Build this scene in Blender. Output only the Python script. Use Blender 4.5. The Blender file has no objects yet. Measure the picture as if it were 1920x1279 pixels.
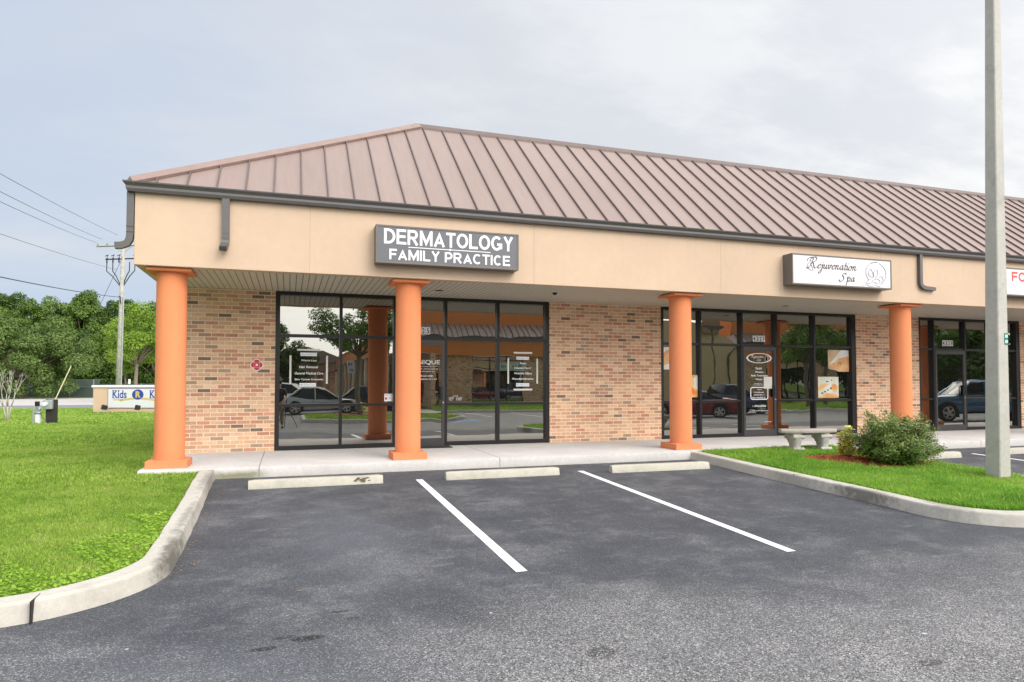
import bpy, bmesh, math, random
import numpy as np
from mathutils import Vector, Matrix
PI = math.pi
sc = bpy.context.scene
COL = sc.collection
random.seed(7)

# ------------------------------------------------------------------ camera
cam_d = bpy.data.cameras.new("camera")
cam = bpy.data.objects.new("camera", cam_d)
COL.objects.link(cam)
cam_d.sensor_width = 36.0
cam_d.lens = 1255.4 / 1920 * 36.0
cam_d.shift_y = 39.0 / 1920
cam_d.clip_start = 0.05
cam_d.clip_end = 3000
YAW, PITCH = 0.321, 0.032
cam.location = (0, -13.317, 1.264)
cam.rotation_euler = (PI / 2 + PITCH, 0, -YAW)
sc.camera = cam

# ------------------------------------------------------------------ render / colour
sc.view_settings.view_transform = 'Standard'
sc.view_settings.look = 'None'
sc.view_settings.exposure = 0.0
sc.view_settings.gamma = 1.0
sc.view_settings.use_curve_mapping = False
sc.cycles.max_bounces = 8
sc.cycles.diffuse_bounces = 3
sc.cycles.glossy_bounces = 4
sc.cycles.transparent_max_bounces = 8
sc.cycles.use_denoising = True

# ------------------------------------------------------------------ node helper
class G:
    def __init__(s, tree):
        s.t = tree
    def n(s, typ, **kw):
        nd = s.t.nodes.new(typ)
        for k, v in kw.items():
            setattr(nd, k, v)
        return nd
    def put(s, sock, v):
        if isinstance(v, bpy.types.NodeSocket):
            s.t.links.new(v, sock)
        elif v is not None:
            if isinstance(v, (tuple, list)) and sock.type == 'RGBA' and len(v) == 3:
                v = (*v, 1)
            sock.default_value = v
    def m(s, op, a, b=None, c=None, clamp=False):
        nd = s.n('ShaderNodeMath', operation=op)
        nd.use_clamp = clamp
        s.put(nd.inputs[0], a)
        if b is not None: s.put(nd.inputs[1], b)
        if c is not None: s.put(nd.inputs[2], c)
        return nd.outputs[0]
    def vm(s, op, a, b=None, out=0):
        nd = s.n('ShaderNodeVectorMath', operation=op)
        s.put(nd.inputs[0], a)
        if b is not None: s.put(nd.inputs[1], b)
        return nd.outputs[out]
    def mix(s, f, a, b, mode='MIX'):
        nd = s.n('ShaderNodeMix', data_type='RGBA', blend_type=mode)
        s.put(nd.inputs[0], f); s.put(nd.inputs[6], a); s.put(nd.inputs[7], b)
        return nd.outputs[2]
    def noise(s, vec, scale, detail=4, rough=.55, col=False, w=None):
        nd = s.n('ShaderNodeTexNoise')
        s.put(nd.inputs['Vector'], vec)
        nd.inputs['Scale'].default_value = scale
        nd.inputs['Detail'].default_value = detail
        nd.inputs['Roughness'].default_value = rough
        return nd.outputs[1 if col else 0]
    def vor(s, vec, scale, feat='F1', out=0):
        nd = s.n('ShaderNodeTexVoronoi', feature=feat)
        s.put(nd.inputs['Vector'], vec)
        nd.inputs['Scale'].default_value = scale
        return nd.outputs[out]
    def ramp(s, f, stops, interp='LINEAR'):
        nd = s.n('ShaderNodeValToRGB')
        cr = nd.color_ramp
        cr.interpolation = interp
        while len(cr.elements) < len(stops): cr.elements.new(0.5)
        for e, (p, c) in zip(cr.elements, stops):
            e.position = p
            e.color = (*c, 1) if len(c) == 3 else c
        s.put(nd.inputs[0], f)
        return nd.outputs[0]
    def rng(s, v, a, b, c=0.0, d=1.0, smooth=False):
        nd = s.n('ShaderNodeMapRange')
        if smooth: nd.interpolation_type = 'SMOOTHSTEP'
        s.put(nd.inputs[0], v)
        for i, x in enumerate((a, b, c, d)): nd.inputs[i + 1].default_value = x
        return nd.outputs[0]
    def sep(s, v):
        nd = s.n('ShaderNodeSeparateXYZ'); s.put(nd.inputs[0], v); return nd.outputs
    def comb(s, x, y, z):
        nd = s.n('ShaderNodeCombineXYZ')
        for i, v in enumerate((x, y, z)): s.put(nd.inputs[i], v)
        return nd.outputs[0]
    def bump(s, h, strength, dist, normal=None):
        nd = s.n('ShaderNodeBump')
        nd.inputs['Strength'].default_value = strength
        nd.inputs['Distance'].default_value = dist
        s.put(nd.inputs['Height'], h)
        if normal is not None: s.put(nd.inputs['Normal'], normal)
        return nd.outputs[0]

# ------------------------------------------------------------------ world: hazy sky, thin cloud lit from behind the camera
SUN_EL, SUN_AZ = math.radians(38), math.radians(152)      # azimuth clockwise from +Y
sdir = Vector((math.sin(SUN_AZ) * math.cos(SUN_EL), math.cos(SUN_AZ) * math.cos(SUN_EL), math.sin(SUN_EL)))
w = bpy.data.worlds.new("World")
sc.world = w
w.use_nodes = True
w.node_tree.nodes.clear()
g = G(w.node_tree)
out = g.n('ShaderNodeOutputWorld')
bg = g.n('ShaderNodeBackground')
sky = g.n('ShaderNodeTexSky', sky_type='NISHITA')
sky.sun_disc = False
sky.sun_elevation = SUN_EL
sky.sun_rotation = SUN_AZ
sky.air_density = 1.2
sky.dust_density = 3.0
sky.ozone_density = 1.5
dirv = g.n('ShaderNodeTexCoord').outputs['Generated']
dx, dy, dz = g.sep(dirv)
zz = g.m('MAXIMUM', dz, 0.03)
den = g.m('ADD', zz, 0.22)
cuv = g.comb(g.m('DIVIDE', dx, den), g.m('DIVIDE', dy, den), 0.0)
cuv2 = g.vm('MULTIPLY', cuv, (1.0, 1.7, 1.0))
c1 = g.noise(g.vm('ADD', cuv2, (3.1, 7.4, 0)), 0.75, 6, .55)
c2 = g.noise(g.vm('ADD', cuv2, (11.1, 2.4, 0)), 2.3, 5, .6)
cl = g.m('ADD', g.m('MULTIPLY', c1, .75), g.m('MULTIPLY', c2, .25))
toward = g.vm('DOT_PRODUCT', dirv, tuple(sdir), out=1)
glow = g.m('POWER', g.m('MULTIPLY_ADD', toward, .5, .5, clamp=True), 6.0)
side = g.rng(g.m('ADD', g.m('MULTIPLY', dx, .9), g.m('MULTIPLY', dy, -.35)), -.75, .75, 0, 1, True)
cloudy = g.rng(g.m('ADD', cl, g.m('MULTIPLY', side, .20)), .42, .70, 0, 1, True)
blue = g.mix(side, (.63, .71, .84), (.80, .82, .87))
lowblue = g.mix(side, (.56, .68, .86), (.93, .93, .95))
base = g.mix(g.rng(dz, .0, .35, 0, 1), lowblue, blue)
patch = g.rng(g.noise(g.vm('ADD', cuv2, (21.3, 5.1, 0)), 1.5, 6, .6), .40, .62, 0, 1, True)
cloudc = g.mix(side, (.76, .80, .86), g.mix(patch, (.80, .815, .85), (1.04, 1.04, 1.03)))
skyc = g.mix(g.m('MULTIPLY', cloudy, .88), base, cloudc)
nis = g.vm('SCALE', sky.outputs[0]); nis.node.inputs[3].default_value = 0.10
skyc = g.mix(.90, nis, skyc)
gl = g.vm('SCALE', (3.2, 3.1, 2.95)); g.put(gl.node.inputs[3], glow)
skyc = g.vm('ADD', skyc, gl)
g.put(bg.inputs[0], skyc)
bg.inputs[1].default_value = 1.0
w.node_tree.links.new(bg.outputs[0], out.inputs[0])
w.cycles.sampling_method = 'MANUAL'
w.cycles.sample_map_resolution = 512

sun_d = bpy.data.lights.new("sun", 'SUN')
sun_d.energy = 1.2
sun_d.angle = math.radians(26)
sun_d.color = (1.0, .95, .88)
sun = bpy.data.objects.new("sun", sun_d)
sun.rotation_euler = (-sdir).to_track_quat('-Z', 'Y').to_euler()
sun.location = (20, -60, 60)
COL.objects.link(sun)

# ------------------------------------------------------------------ materials
def mat(name):
    m = bpy.data.materials.new(name)
    m.use_nodes = True
    t = m.node_tree
    t.nodes.clear()
    g = G(t)
    o = g.n('ShaderNodeOutputMaterial')
    p = g.n('ShaderNodeBsdfPrincipled')
    t.links.new(p.outputs[0], o.inputs[0])
    return m, g, p, o
def simple(name, col, rough=.6, metal=0, var=.12, scale=6, bump=0, bscale=60, spec=.5, coat=0):
    m, g, p, o = mat(name)
    oc = g.n('ShaderNodeTexCoord').outputs['Object']
    n = g.noise(oc, scale, 4)
    v = g.rng(n, .25, .75, 1 - var, 1 + var)
    sv = g.vm('SCALE', tuple(col)); g.put(sv.node.inputs[3], v)
    g.put(p.inputs['Base Color'], sv)
    p.inputs['Roughness'].default_value = rough
    p.inputs['Metallic'].default_value = metal
    p.inputs['Specular IOR Level'].default_value = spec
    p.inputs['Coat Weight'].default_value = coat
    if bump:
        g.put(p.inputs['Normal'], g.bump(g.noise(oc, bscale, 3), bump, .01))
    return m

def m_stucco(name, col, blotch=.05):
    m, g, p, o = mat(name)
    oc = g.n('ShaderNodeTexCoord').outputs['Object']
    a = g.noise(oc, .7, 5); b = g.noise(oc, 9, 4)
    st = g.noise(g.vm('MULTIPLY', oc, (6, 6, .5)), 1.2, 4)
    v = g.m('ADD', g.rng(a, .3, .7, 1 - blotch, 1 + blotch), g.rng(b, .3, .7, -.02, .02))
    v = g.m('ADD', v, g.rng(st, .55, .8, 0, -.05))
    sv = g.vm('SCALE', tuple(col)); g.put(sv.node.inputs[3], v)
    x, y, z = g.sep(oc)
    foot = g.rng(g.m('ADD', z, g.m('MULTIPLY', g.noise(oc, 7, 5, .7), .5)), .32, .62, .35, 0)
    scf = g.rng(g.noise(g.vm('MULTIPLY', oc, (1, 1, .35)), 5, 6, .75), .64, .74, 0, .35)
    sv = g.mix(g.m('MAXIMUM', foot, scf), sv, tuple(x_ * .72 + .01 for x_ in col))
    g.put(p.inputs['Base Color'], sv)
    p.inputs['Roughness'].default_value = .85
    p.inputs['Specular IOR Level'].default_value = .25
    g.put(p.inputs['Normal'], g.bump(g.noise(oc, 130, 4), .35, .004))
    return m

def m_brick(name):
    m, g, p, o = mat(name)
    oc = g.n('ShaderNodeTexCoord').outputs['Object']
    x, y, z = g.sep(oc)
    wx = g.m('ADD', x, g.m('MULTIPLY', y, 1.0))
    vec = g.comb(wx, z, 0)
    dist = g.noise(vec, 14, 2)
    vec = g.comb(wx, g.m('ADD', z, g.m('MULTIPLY', g.m('SUBTRACT', dist, .5), .006)), 0)
    def br(c1, c2, mo):
        b = g.n('ShaderNodeTexBrick')
        b.offset = .5; b.squash = 1
        g.put(b.inputs['Vector'], vec)
        g.put(b.inputs['Color1'], c1); g.put(b.inputs['Color2'], c2); g.put(b.inputs['Mortar'], mo)
        b.inputs['Scale'].default_value = 1
        b.inputs['Mortar Size'].default_value = .0068
        b.inputs['Mortar Smooth'].default_value = .1
        b.inputs['Bias'].default_value = 0
        b.inputs['Brick Width'].default_value = .226
        b.inputs['Row Height'].default_value = .0728
        return b
    b = br((0, 0, 0), (1, 1, 1), (.5, .5, .5))
    rnd = g.m('ADD', b.outputs['Color'], 0)
    blot = g.noise(g.comb(wx, z, 0), 16, 3, .6)
    fine = g.noise(g.comb(g.m('MULTIPLY', wx, 1), g.m('MULTIPLY', z, 2.2), 0), 55, 3, .7)
    r2 = g.m('FRACT', g.m('MULTIPLY', rnd, 7.31))
    r3 = g.m('FRACT', g.m('MULTIPLY', rnd, 23.7))
    colr = g.ramp(rnd, [(0, (.70, .46, .285)), (.18, (.74, .50, .325)), (.36, (.68, .44, .27)), (.54, (.66, .38, .235)),
                        (.64, (.58, .28, .175)), (.74, (.54, .32, .20)), (.81, (.60, .31, .20)), (.885, (.38, .27, .18)), (.95, (.23, .17, .125))], 'CONSTANT')
    vv = g.m('ADD', g.rng(r2, 0, 1, .86, 1.10), g.rng(blot, .3, .7, -.10, .10))
    sv = g.vm('SCALE', colr); g.put(sv.node.inputs[3], vv)
    flash = g.m('MULTIPLY', g.rng(fine, .56, .64, 0, 1), g.m('GREATER_THAN', r3, .60))
    c = g.mix(g.m('MULTIPLY', flash, .40), sv, (.24, .16, .10))
    mort = g.mix(g.noise(vec, 5, 3), (.82, .63, .50), (.90, .72, .58))
    c = g.mix(b.outputs['Fac'], c, mort)
    big = g.noise(vec, .6, 3)
    sv = g.vm('SCALE', c); g.put(sv.node.inputs[3], g.rng(big, .3, .7, .93, 1.07))
    g.put(p.inputs['Base Color'], sv)
    p.inputs['Roughness'].default_value = .85
    p.inputs['Specular IOR Level'].default_value = .25
    h = g.m('ADD', g.m('SUBTRACT', 1, b.outputs['Fac']), g.m('MULTIPLY', fine, .3))
    g.put(p.inputs['Normal'], g.bump(h, .55, .006))
    return m

def m_concrete(name, col, stain=.35, scale=1.0, joints=None, dirt=None):
    m, g, p, o = mat(name)
    oc = g.n('ShaderNodeTexCoord').outputs['Object']
    a = g.noise(oc, 1.3 * scale, 6, .6); b = g.noise(oc, 14 * scale, 5, .65); c = g.noise(oc, 120, 2)
    v = g.m('ADD', g.rng(a, .3, .7, .90, 1.06), g.rng(b, .3, .7, -.07, .07))
    v = g.m('ADD', v, g.rng(c, .3, .7, -.05, .05))
    sv = g.vm('SCALE', tuple(col)); g.put(sv.node.inputs[3], v)
    cc = sv
    s = g.rng(g.noise(g.vm('ADD', oc, (4, 9, 2)), 2.1, 6, .7), .56, .72, 0, stain)
    cc = g.mix(s, cc, tuple(x * .45 for x in col))
    pits = g.rng(g.vor(oc, 70), .0, .16, .35, 0)
    cc = g.mix(pits, cc, tuple(x * .5 for x in col))
    g.dirt = dirt
    if dirt: cc = dirt(g, oc, cc)
    g.put(p.inputs['Base Color'], cc)
    p.inputs['Roughness'].default_value = .88
    p.inputs['Specular IOR Level'].default_value = .3
    g.put(p.inputs['Normal'], g.bump(g.m('ADD', b, g.m('MULTIPLY', c, .5)), .35, .006))
    return m

def blob(g, oc, cx, cy, rx, ry, soft=.5, warp=.35):
    """soft-edged ragged patch centred at a place on the ground"""
    x, y, z = g.sep(oc)
    n = g.noise(oc, 3.5, 5, .65, col=True)
    nx, ny, nz = g.sep(n)
    u = g.m('DIVIDE', g.m('SUBTRACT', x, cx), rx); v = g.m('DIVIDE', g.m('SUBTRACT', y, cy), ry)
    u = g.m('ADD', u, g.m('MULTIPLY', g.m('SUBTRACT', nx, .5), warp * 2)); v = g.m('ADD', v, g.m('MULTIPLY', g.m('SUBTRACT', ny, .5), warp * 2))
    r = g.m('SQRT', g.m('ADD', g.m('MULTIPLY', u, u), g.m('MULTIPLY', v, v)))
    return g.rng(r, 1 - soft, 1.0, 1, 0, True)

def m_asphalt():
    m, g, p, o = mat('asphalt')
    oc = g.n('ShaderNodeTexCoord').outputs['Object']
    x, y, z = g.sep(oc)
    big = g.noise(oc, .35, 4, .5); mid = g.noise(oc, 1.6, 6, .65); streak = g.noise(g.vm('MULTIPLY', oc, (1, 2.6, 1)), 2.6, 6, .7)
    # stone chips showing through the binder
    v1 = g.n('ShaderNodeTexVoronoi', feature='F1'); g.put(v1.inputs['Vector'], oc); v1.inputs['Scale'].default_value = 135
    v2 = g.n('ShaderNodeTexVoronoi', feature='F1'); g.put(v2.inputs['Vector'], oc); v2.inputs['Scale'].default_value = 85
    chip = g.sep(v1.outputs['Color'])[0]; chip2 = g.sep(v2.outputs['Color'])[1]
    # wear: travelled lane (near the camera) is paler and coarser than the stalls
    lane = g.rng(g.m('ADD', y, g.m('MULTIPLY', g.m('SUBTRACT', big, .5), 5.0)), -8.2, -10.6, 0, 1, True)
    wear = g.m('ADD', g.m('MULTIPLY', lane, .8), g.rng(mid, .5, .75, 0, .35), clamp=True)
    seal = g.mix(g.rng(mid, .35, .65, 0, 1), (.049, .054, .065), (.079, .084, .097))
    worn = g.mix(g.rng(mid, .3, .7, 0, 1), (.172, .170, .176), (.205, .201, .206))
    c = g.mix(wear, seal, worn)
    pale = g.rng(streak, .58, .74, 0, .6)
    c = g.mix(pale, c, (.20, .20, .215))
    c = g.mix(g.m('MULTIPLY', blob(g, oc, .6, -6.3, .9, 2.6, .9), .40), c, (.13, .142, .165))
    c = g.mix(g.m('MULTIPLY', blob(g, oc, -.6, -9.6, 2.2, 1.2, .9), .40), c, (.13, .142, .165))
    c = g.mix(g.m('MULTIPLY', blob(g, oc, 1.3, -5.3, .8, 1.0, .8), .45), c, (.048, .05, .056))
    c = g.mix(g.m('MULTIPLY', blob(g, oc, 3.3, -5.6, 1.1, 1.6, .9), .45), c, (.05, .052, .06))
    c = g.mix(g.m('MULTIPLY', blob(g, oc, 6.2, -6.0, .9, 1.8, .9), .35), c, (.06, .064, .08))
    for bx, by, rx, ry, k in ((-.13, -8.95, .09, .035, .9), (.13, -8.86, .12, .05, .95), (-.02, -8.8, .10, .035, .6), (.36, -8.45, .10, .02, .7), (.5, -9.9, .10, .05, .9), (.43, -8.6, .05, .03, .6),
                              (3.6, -10.3, .12, .05, .5), (5.0, -11.0, .1, .05, .6), (2.25, -5.1, .25, .05, .5), (.75, -4.1, .3, .1, .3), (1.8, -9.6, .1, .1, .5)):
        c = g.mix(g.m('MULTIPLY', blob(g, oc, bx, by, rx, ry, .35, .5), k), c, (.022, .022, .024))
    amt = g.m('MULTIPLY_ADD', wear, .72, .26)
    cv = g.m('MULTIPLY', g.m('SUBTRACT', chip, .45), amt)
    cv2 = g.m('MULTIPLY', g.m('SUBTRACT', chip2, .5), g.m('MULTIPLY', amt, .45))
    k = g.m('ADD', 1.0, g.m('ADD', g.m('MULTIPLY', cv, 1.9), g.m('MULTIPLY', cv2, 1.1)))
    sv = g.vm('SCALE', c); g.put(sv.node.inputs[3], k)
    spk = g.m('MULTIPLY', g.rng(chip, .87, .93, 0, 1), g.m('MULTIPLY_ADD', wear, .65, .14))
    c = g.mix(spk, sv, (.55, .53, .50))
    fl = g.n('ShaderNodeTexVoronoi', feature='F1'); g.put(fl.inputs['Vector'], oc); fl.inputs['Scale'].default_value = 2.2
    fleck = g.m('MULTIPLY', g.rng(fl.outputs[0], .022, .034, 1, 0), g.m('GREATER_THAN', g.sep(fl.outputs[1])[0], .62))
    c = g.mix(g.m('MULTIPLY', fleck, .8), c, (.62, .60, .58))
    g.put(p.inputs['Base Color'], c)
    g.put(p.inputs['Roughness'], g.rng(chip, 0, 1, .62, .9))
    p.inputs['Specular IOR Level'].default_value = .4
    h = g.m('ADD', g.m('MULTIPLY', chip, .5), g.m('MULTIPLY', g.m('SUBTRACT', 1, v1.outputs[0]), .8))
    g.put(p.inputs['Normal'], g.bump(h, .5, .006))
    return m

def m_paint():
    m, g, p, o = mat('road_paint')
    oc = g.n('ShaderNodeTexCoord').outputs['Object']
    n = g.noise(oc, 60, 5, .8); n2 = g.noise(oc, 4, 5, .6)
    f = g.m('ADD', g.rng(n, .60, .72, 0, .55), g.rng(n2, .62, .8, 0, .2))
    g.put(p.inputs['Base Color'], g.mix(f, (.80, .81, .83), (.28, .28, .30)))
    p.inputs['Roughness'].default_value = .7
    g.put(p.inputs['Normal'], g.bump(n, .4, .004))
    return m

def m_soffit():
    m, g, p, o = mat('soffit_vinyl')
    oc = g.n('ShaderNodeTexCoord').outputs['Object']
    x, y, z = g.sep(oc)
    fr = g.m('FRACT', g.m('DIVIDE', x, .102))
    line = g.m('GREATER_THAN', fr, .86)
    fr2 = g.m('FRACT', g.m('DIVIDE', x, .408))
    c = g.mix(line, (.60, .55, .46), (.20, .175, .14))
    g.put(p.inputs['Base Color'], c)
    p.inputs['Roughness'].default_value = .5
    g.put(p.inputs['Normal'], g.bump(g.m('SUBTRACT', 1, line), .6, .01))
    return m

def m_roof():
    m, g, p, o = mat('roof_metal')
    oc = g.n('ShaderNodeTexCoord').outputs['Object']
    x, y, z = g.sep(oc)
    st = g.noise(g.comb(g.m('MULTIPLY', x, 9), y, z), 1.6, 5, .6)
    big = g.noise(oc, .45, 4)
    v = g.m('ADD', g.rng(st, .3, .7, .95, 1.05), g.rng(big, .3, .7, -.05, .05))
    pan = g.m('FRACT', g.m('MULTIPLY', g.m('FLOOR', g.m('DIVIDE', g.m('ADD', x, 1.884), .408)), .618))
    v = g.m('ADD', v, g.rng(pan, 0, 1, -.03, .03))
    sv = g.vm('SCALE', (.275, .205, .182)); g.put(sv.node.inputs[3], v)
    g.put(p.inputs['Base Color'], sv)
    p.inputs['Roughness'].default_value = .42
    p.inputs['Specular IOR Level'].default_value = .6
    g.put(p.inputs['Normal'], g.bump(g.noise(g.comb(g.m('MULTIPLY', x, 3), y, z), 2.0, 2), .15, .02))
    return m

def m_glass(name='glass_tinted', refl=.43):
    """dark solar glass: mostly mirrors the street, with the slight waviness of float glass"""
    m, g, p, o = mat(name)
    t = g.t
    oc = g.n('ShaderNodeTexCoord').outputs['Object']
    gl = g.n('ShaderNodeBsdfGlossy'); gl.inputs['Roughness'].default_value = .004
    gl.inputs['Color'].default_value = (.84, .83, .77, 1)
    nrm = g.bump(g.noise(g.vm('MULTIPLY', oc, (1, 1, 1.3)), 1.1, 2, .4), .10, .02)
    g.put(gl.inputs['Normal'], nrm)
    p.inputs['Base Color'].default_value = (.012, .013, .012, 1)
    p.inputs['Roughness'].default_value = .3
    p.inputs['Specular IOR Level'].default_value = 0
    mx = g.n('ShaderNodeMixShader')
    fr = g.n('ShaderNodeFresnel'); fr.inputs[0].default_value = 1.5
    g.put(mx.inputs[0], g.m('MULTIPLY_ADD', fr.outputs[0], .6, refl - .02, clamp=True))
    t.links.new(p.outputs[0], mx.inputs[1]); t.links.new(gl.outputs[0], mx.inputs[2])
    t.links.new(mx.outputs[0], o.inputs[0])
    return m

def m_leaf(name, a, b, trans=.35, rough=.5, patch=.8):
    m, g, p, o = mat(name)
    t = g.t
    oc = g.n('ShaderNodeTexCoord').outputs['Object']
    ri = g.n('ShaderNodeNewGeometry').outputs['Random Per Island']
    n = g.noise(oc, patch, 4)
    f = g.m('ADD', g.m('MULTIPLY', ri, .6), g.rng(n, .3, .7, -.1, .5), clamp=True)
    c = g.mix(f, a, b)
    g.put(p.inputs['Base Color'], c)
    p.inputs['Roughness'].default_value = rough
    p.inputs['Specular IOR Level'].default_value = .3
    tr = g.n('ShaderNodeBsdfTranslucent'); g.put(tr.inputs[0], c)
    mx = g.n('ShaderNodeMixShader'); mx.inputs[0].default_value = trans
    t.links.new(p.outputs[0], mx.inputs[1]); t.links.new(tr.outputs[0], mx.inputs[2]); t.links.new(mx.outputs[0], o.inputs[0])
    return m

def m_grass(name, stops=((.30, (.16, .33, .04)), (.43, (.28, .46, .06)), (.55, (.40, .57, .10)), (.68, (.52, .61, .17)))):
    m, g, p, o = mat(name)
    t = g.t
    oc = g.n('ShaderNodeTexCoord').outputs['Object']
    ri = g.n('ShaderNodeNewGeometry').outputs['Random Per Island']
    n = g.noise(oc, .55, 5, .6); n2 = g.noise(oc, 3.5, 4, .6)
    c = g.ramp(g.m('ADD', g.m('MULTIPLY', n, .6), g.m('MULTIPLY', n2, .4)), stops)
    c = g.mix(g.m('MULTIPLY', g.m('GREATER_THAN', ri, .93), .7), c, (.50, .43, .20))
    dry = g.rng(g.noise(g.vm('ADD', oc, (7, 3, 0)), 1.3, 5, .65), .60, .72, 0, .6)
    c = g.mix(g.m('MULTIPLY', dry, .6), c, (.42, .36, .15))
    sv = g.vm('SCALE', c); g.put(sv.node.inputs[3], g.rng(ri, 0, 1, .6, 1.3))
    g.put(p.inputs['Base Color'], sv)
    p.inputs['Roughness'].default_value = .55
    p.inputs['Specular IOR Level'].default_value = .25
    tr = g.n('ShaderNodeBsdfTranslucent'); g.put(tr.inputs[0], sv)
    mx = g.n('ShaderNodeMixShader'); mx.inputs[0].default_value = .45
    t.links.new(p.outputs[0], mx.inputs[1]); t.links.new(tr.outputs[0], mx.inputs[2]); t.links.new(mx.outputs[0], o.inputs[0])
    return m

def m_turf(name, c1, c2, c3):
    m, g, p, o = mat(name)
    oc = g.n('ShaderNodeTexCoord').outputs['Object']
    n = g.noise(oc, .5, 5, .6); f = g.noise(oc, 40, 4, .7)
    c = g.mix(g.rng(n, .35, .65, 0, 1), c1, c2)
    c = g.mix(g.rng(f, .45, .65, 0, .7), c, c3)
    g.put(p.inputs['Base Color'], c)
    p.inputs['Roughness'].default_value = .95
    p.inputs['Specular IOR Level'].default_value = .1
    g.put(p.inputs['Normal'], g.bump(f, .8, .03))
    return m

def m_orange_poster(name, stops, sc_=5.0, seed=0, rot=0):
    m, g, p, o = mat(name)
    oc = g.n('ShaderNodeTexCoord').outputs['Object']
    n = g.noise(g.vm('ADD', oc, (seed, seed * 2.3, seed * .7)), sc_, 3, .5)
    g.put(p.inputs['Base Color'], g.ramp(n, stops))
    p.inputs['Roughness'].default_value = .4
    return m

M = {}
M['fascia'] = m_stucco('fascia_stucco', (.62, .465, .34))
M['joint'] = simple('joint_line', (.50, .37, .26), .9)
M['column'] = m_stucco('column_stucco', (.81, .28, .125), .03)
M['brick'] = m_brick('brick')
M['roof'] = m_roof()
M['rib'] = simple('roof_rib_shaded', (.145, .105, .096), .5)  # darker than the roof sheet: shade on the rib sides put into the brown
M['hipcap'] = simple('hip_cap', (.285, .20, .175), .45)
M['bronze'] = simple('gutter_bronze', (.095, .087, .086), .38, .0, .06, spec=.7)
M['frame'] = simple('frame_black', (.013, .012, .013), .35, .0, .1, spec=.45)
M['frame_side'] = simple('frame_grey', (.05, .048, .052), .35, .0, .1, spec=.6)
M['glass'] = m_glass()
M['soffit'] = m_soffit()
M['soffit_plain'] = simple('soffit_end', (.60, .55, .45), .6)
def walk_dirt(g, oc, cc):
    x, y, z = g.sep(oc)
    jl = None
    for jx in (-.42, 3.4, 7.15, 10.9, 14.6, 18.4):
        d = g.m('LESS_THAN', g.m('ABSOLUTE', g.m('SUBTRACT', x, jx)), .008)
        jl = d if jl is None else g.m('MAXIMUM', jl, d)
    cc = g.mix(g.m('MULTIPLY', jl, .75), cc, (.16, .15, .13))
    n = g.noise(oc, 5, 5, .7)
    moss = g.m('MULTIPLY', g.rng(g.m('ADD', z, g.m('MULTIPLY', n, .1)), .02, -.06, 0, 1), g.rng(g.m('ADD', g.m('ABSOLUTE', g.m('ADD', x, .75)), g.m('MULTIPLY', n, .3)), .35, .62, 1, 0))
    cc = g.mix(g.m('MULTIPLY', moss, .9), cc, (.13, .14, .03))
    low = g.rng(g.m('ADD', z, g.m('MULTIPLY', g.noise(oc, 8, 4, .7), .05)), -.02, -.13, 0, .45)
    return g.mix(g.m('MULTIPLY', low, g.m('LESS_THAN', z, -.012)), cc, (.36, .34, .30))
M['walk'] = m_concrete('walk_concrete', (.56, .54, .525), .16, 1.0, dirt=walk_dirt)
def kerb_dirt(g, oc, cc):
    x, y, z = g.sep(oc)
    n = g.noise(oc, 9, 5, .7)
    for cx, cy, rx, ry, k in ((-.93, -6.95, .10, .75, .85), (-1.0, -5.6, .06, 1.0, .5), (-1.05, -3.2, .09, 1.0, .5), (7.1, -6.4, .14, .55, .75), (7.12, -5.1, .1, .6, .35), (7.3, -7.45, .16, .4, .4)):
        u = g.m('DIVIDE', g.m('SUBTRACT', x, cx), rx); v = g.m('DIVIDE', g.m('SUBTRACT', y, cy), ry)
        r = g.m('SQRT', g.m('ADD', g.m('MULTIPLY', u, u), g.m('MULTIPLY', v, v)))
        f = g.rng(g.m('ADD', r, g.m('MULTIPLY', g.m('SUBTRACT', n, .5), 2.2)), .3, 1.1, k, 0)
        cc = g.mix(f, cc, (.12, .11, .095) if cy > -3.5 or cx > -1.04 else (.2, .19, .1))
    return cc
M['kerb'] = m_concrete('kerb_concrete', (.52, .495, .44), .30, 1.4, dirt=kerb_dirt)
M['stop'] = m_concrete('stop_concrete', (.50, .475, .40), .20, 1.6)
M['bench'] = m_concrete('bench_concrete', (.47, .45, .42), .6, 3)
M['pole'] = m_concrete('pole_concrete', (.50, .485, .44), .45, 1.2)
M['asphalt'] = m_asphalt()
M['paint'] = m_paint()
M['white'] = simple('white_vinyl', (.82, .82, .82), .5, var=.02)
M['offwhite'] = simple('offwhite', (.70, .69, .65), .5, var=.05)
M['grass'] = m_grass('grass_blades')
M['turf'] = m_turf('turf', (.12, .24, .03), (.20, .33, .05), (.07, .08, .03))
M['field'] = m_turf('field', (.14, .24, .05), (.20, .28, .07), (.12, .14, .06))
M['mulch'] = m_turf('mulch', (.34, .075, .035), (.42, .12, .05), (.15, .045, .025))
M['leaf_d'] = m_leaf('leaf_dark', (.045, .09, .02), (.125, .21, .04))
M['leaf_m'] = m_leaf('leaf_mid', (.08, .155, .028), (.21, .32, .06))
M['leaf_l'] = m_leaf('leaf_light', (.14, .26, .025), (.32, .46, .06))
M['leaf_o'] = m_leaf('leaf_olive', (.085, .155, .035), (.22, .31, .085))
M['bark'] = simple('bark', (.20, .165, .125), .9, var=.35, scale=8, bump=.6, bscale=30)
M['palebark'] = simple('pale_bark', (.42, .39, .33), .8, var=.2, scale=12)
M['wood'] = simple('weathered_pole', (.40, .385, .35), .9, var=.25, scale=5)
M['steel'] = simple('galvanised', (.42, .44, .46), .4, .4, .1)
M['black'] = simple('black_paint', (.012, .012, .013), .4)
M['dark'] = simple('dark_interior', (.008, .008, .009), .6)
M['rubber'] = simple('rubber', (.018, .018, .018), .75)
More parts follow.
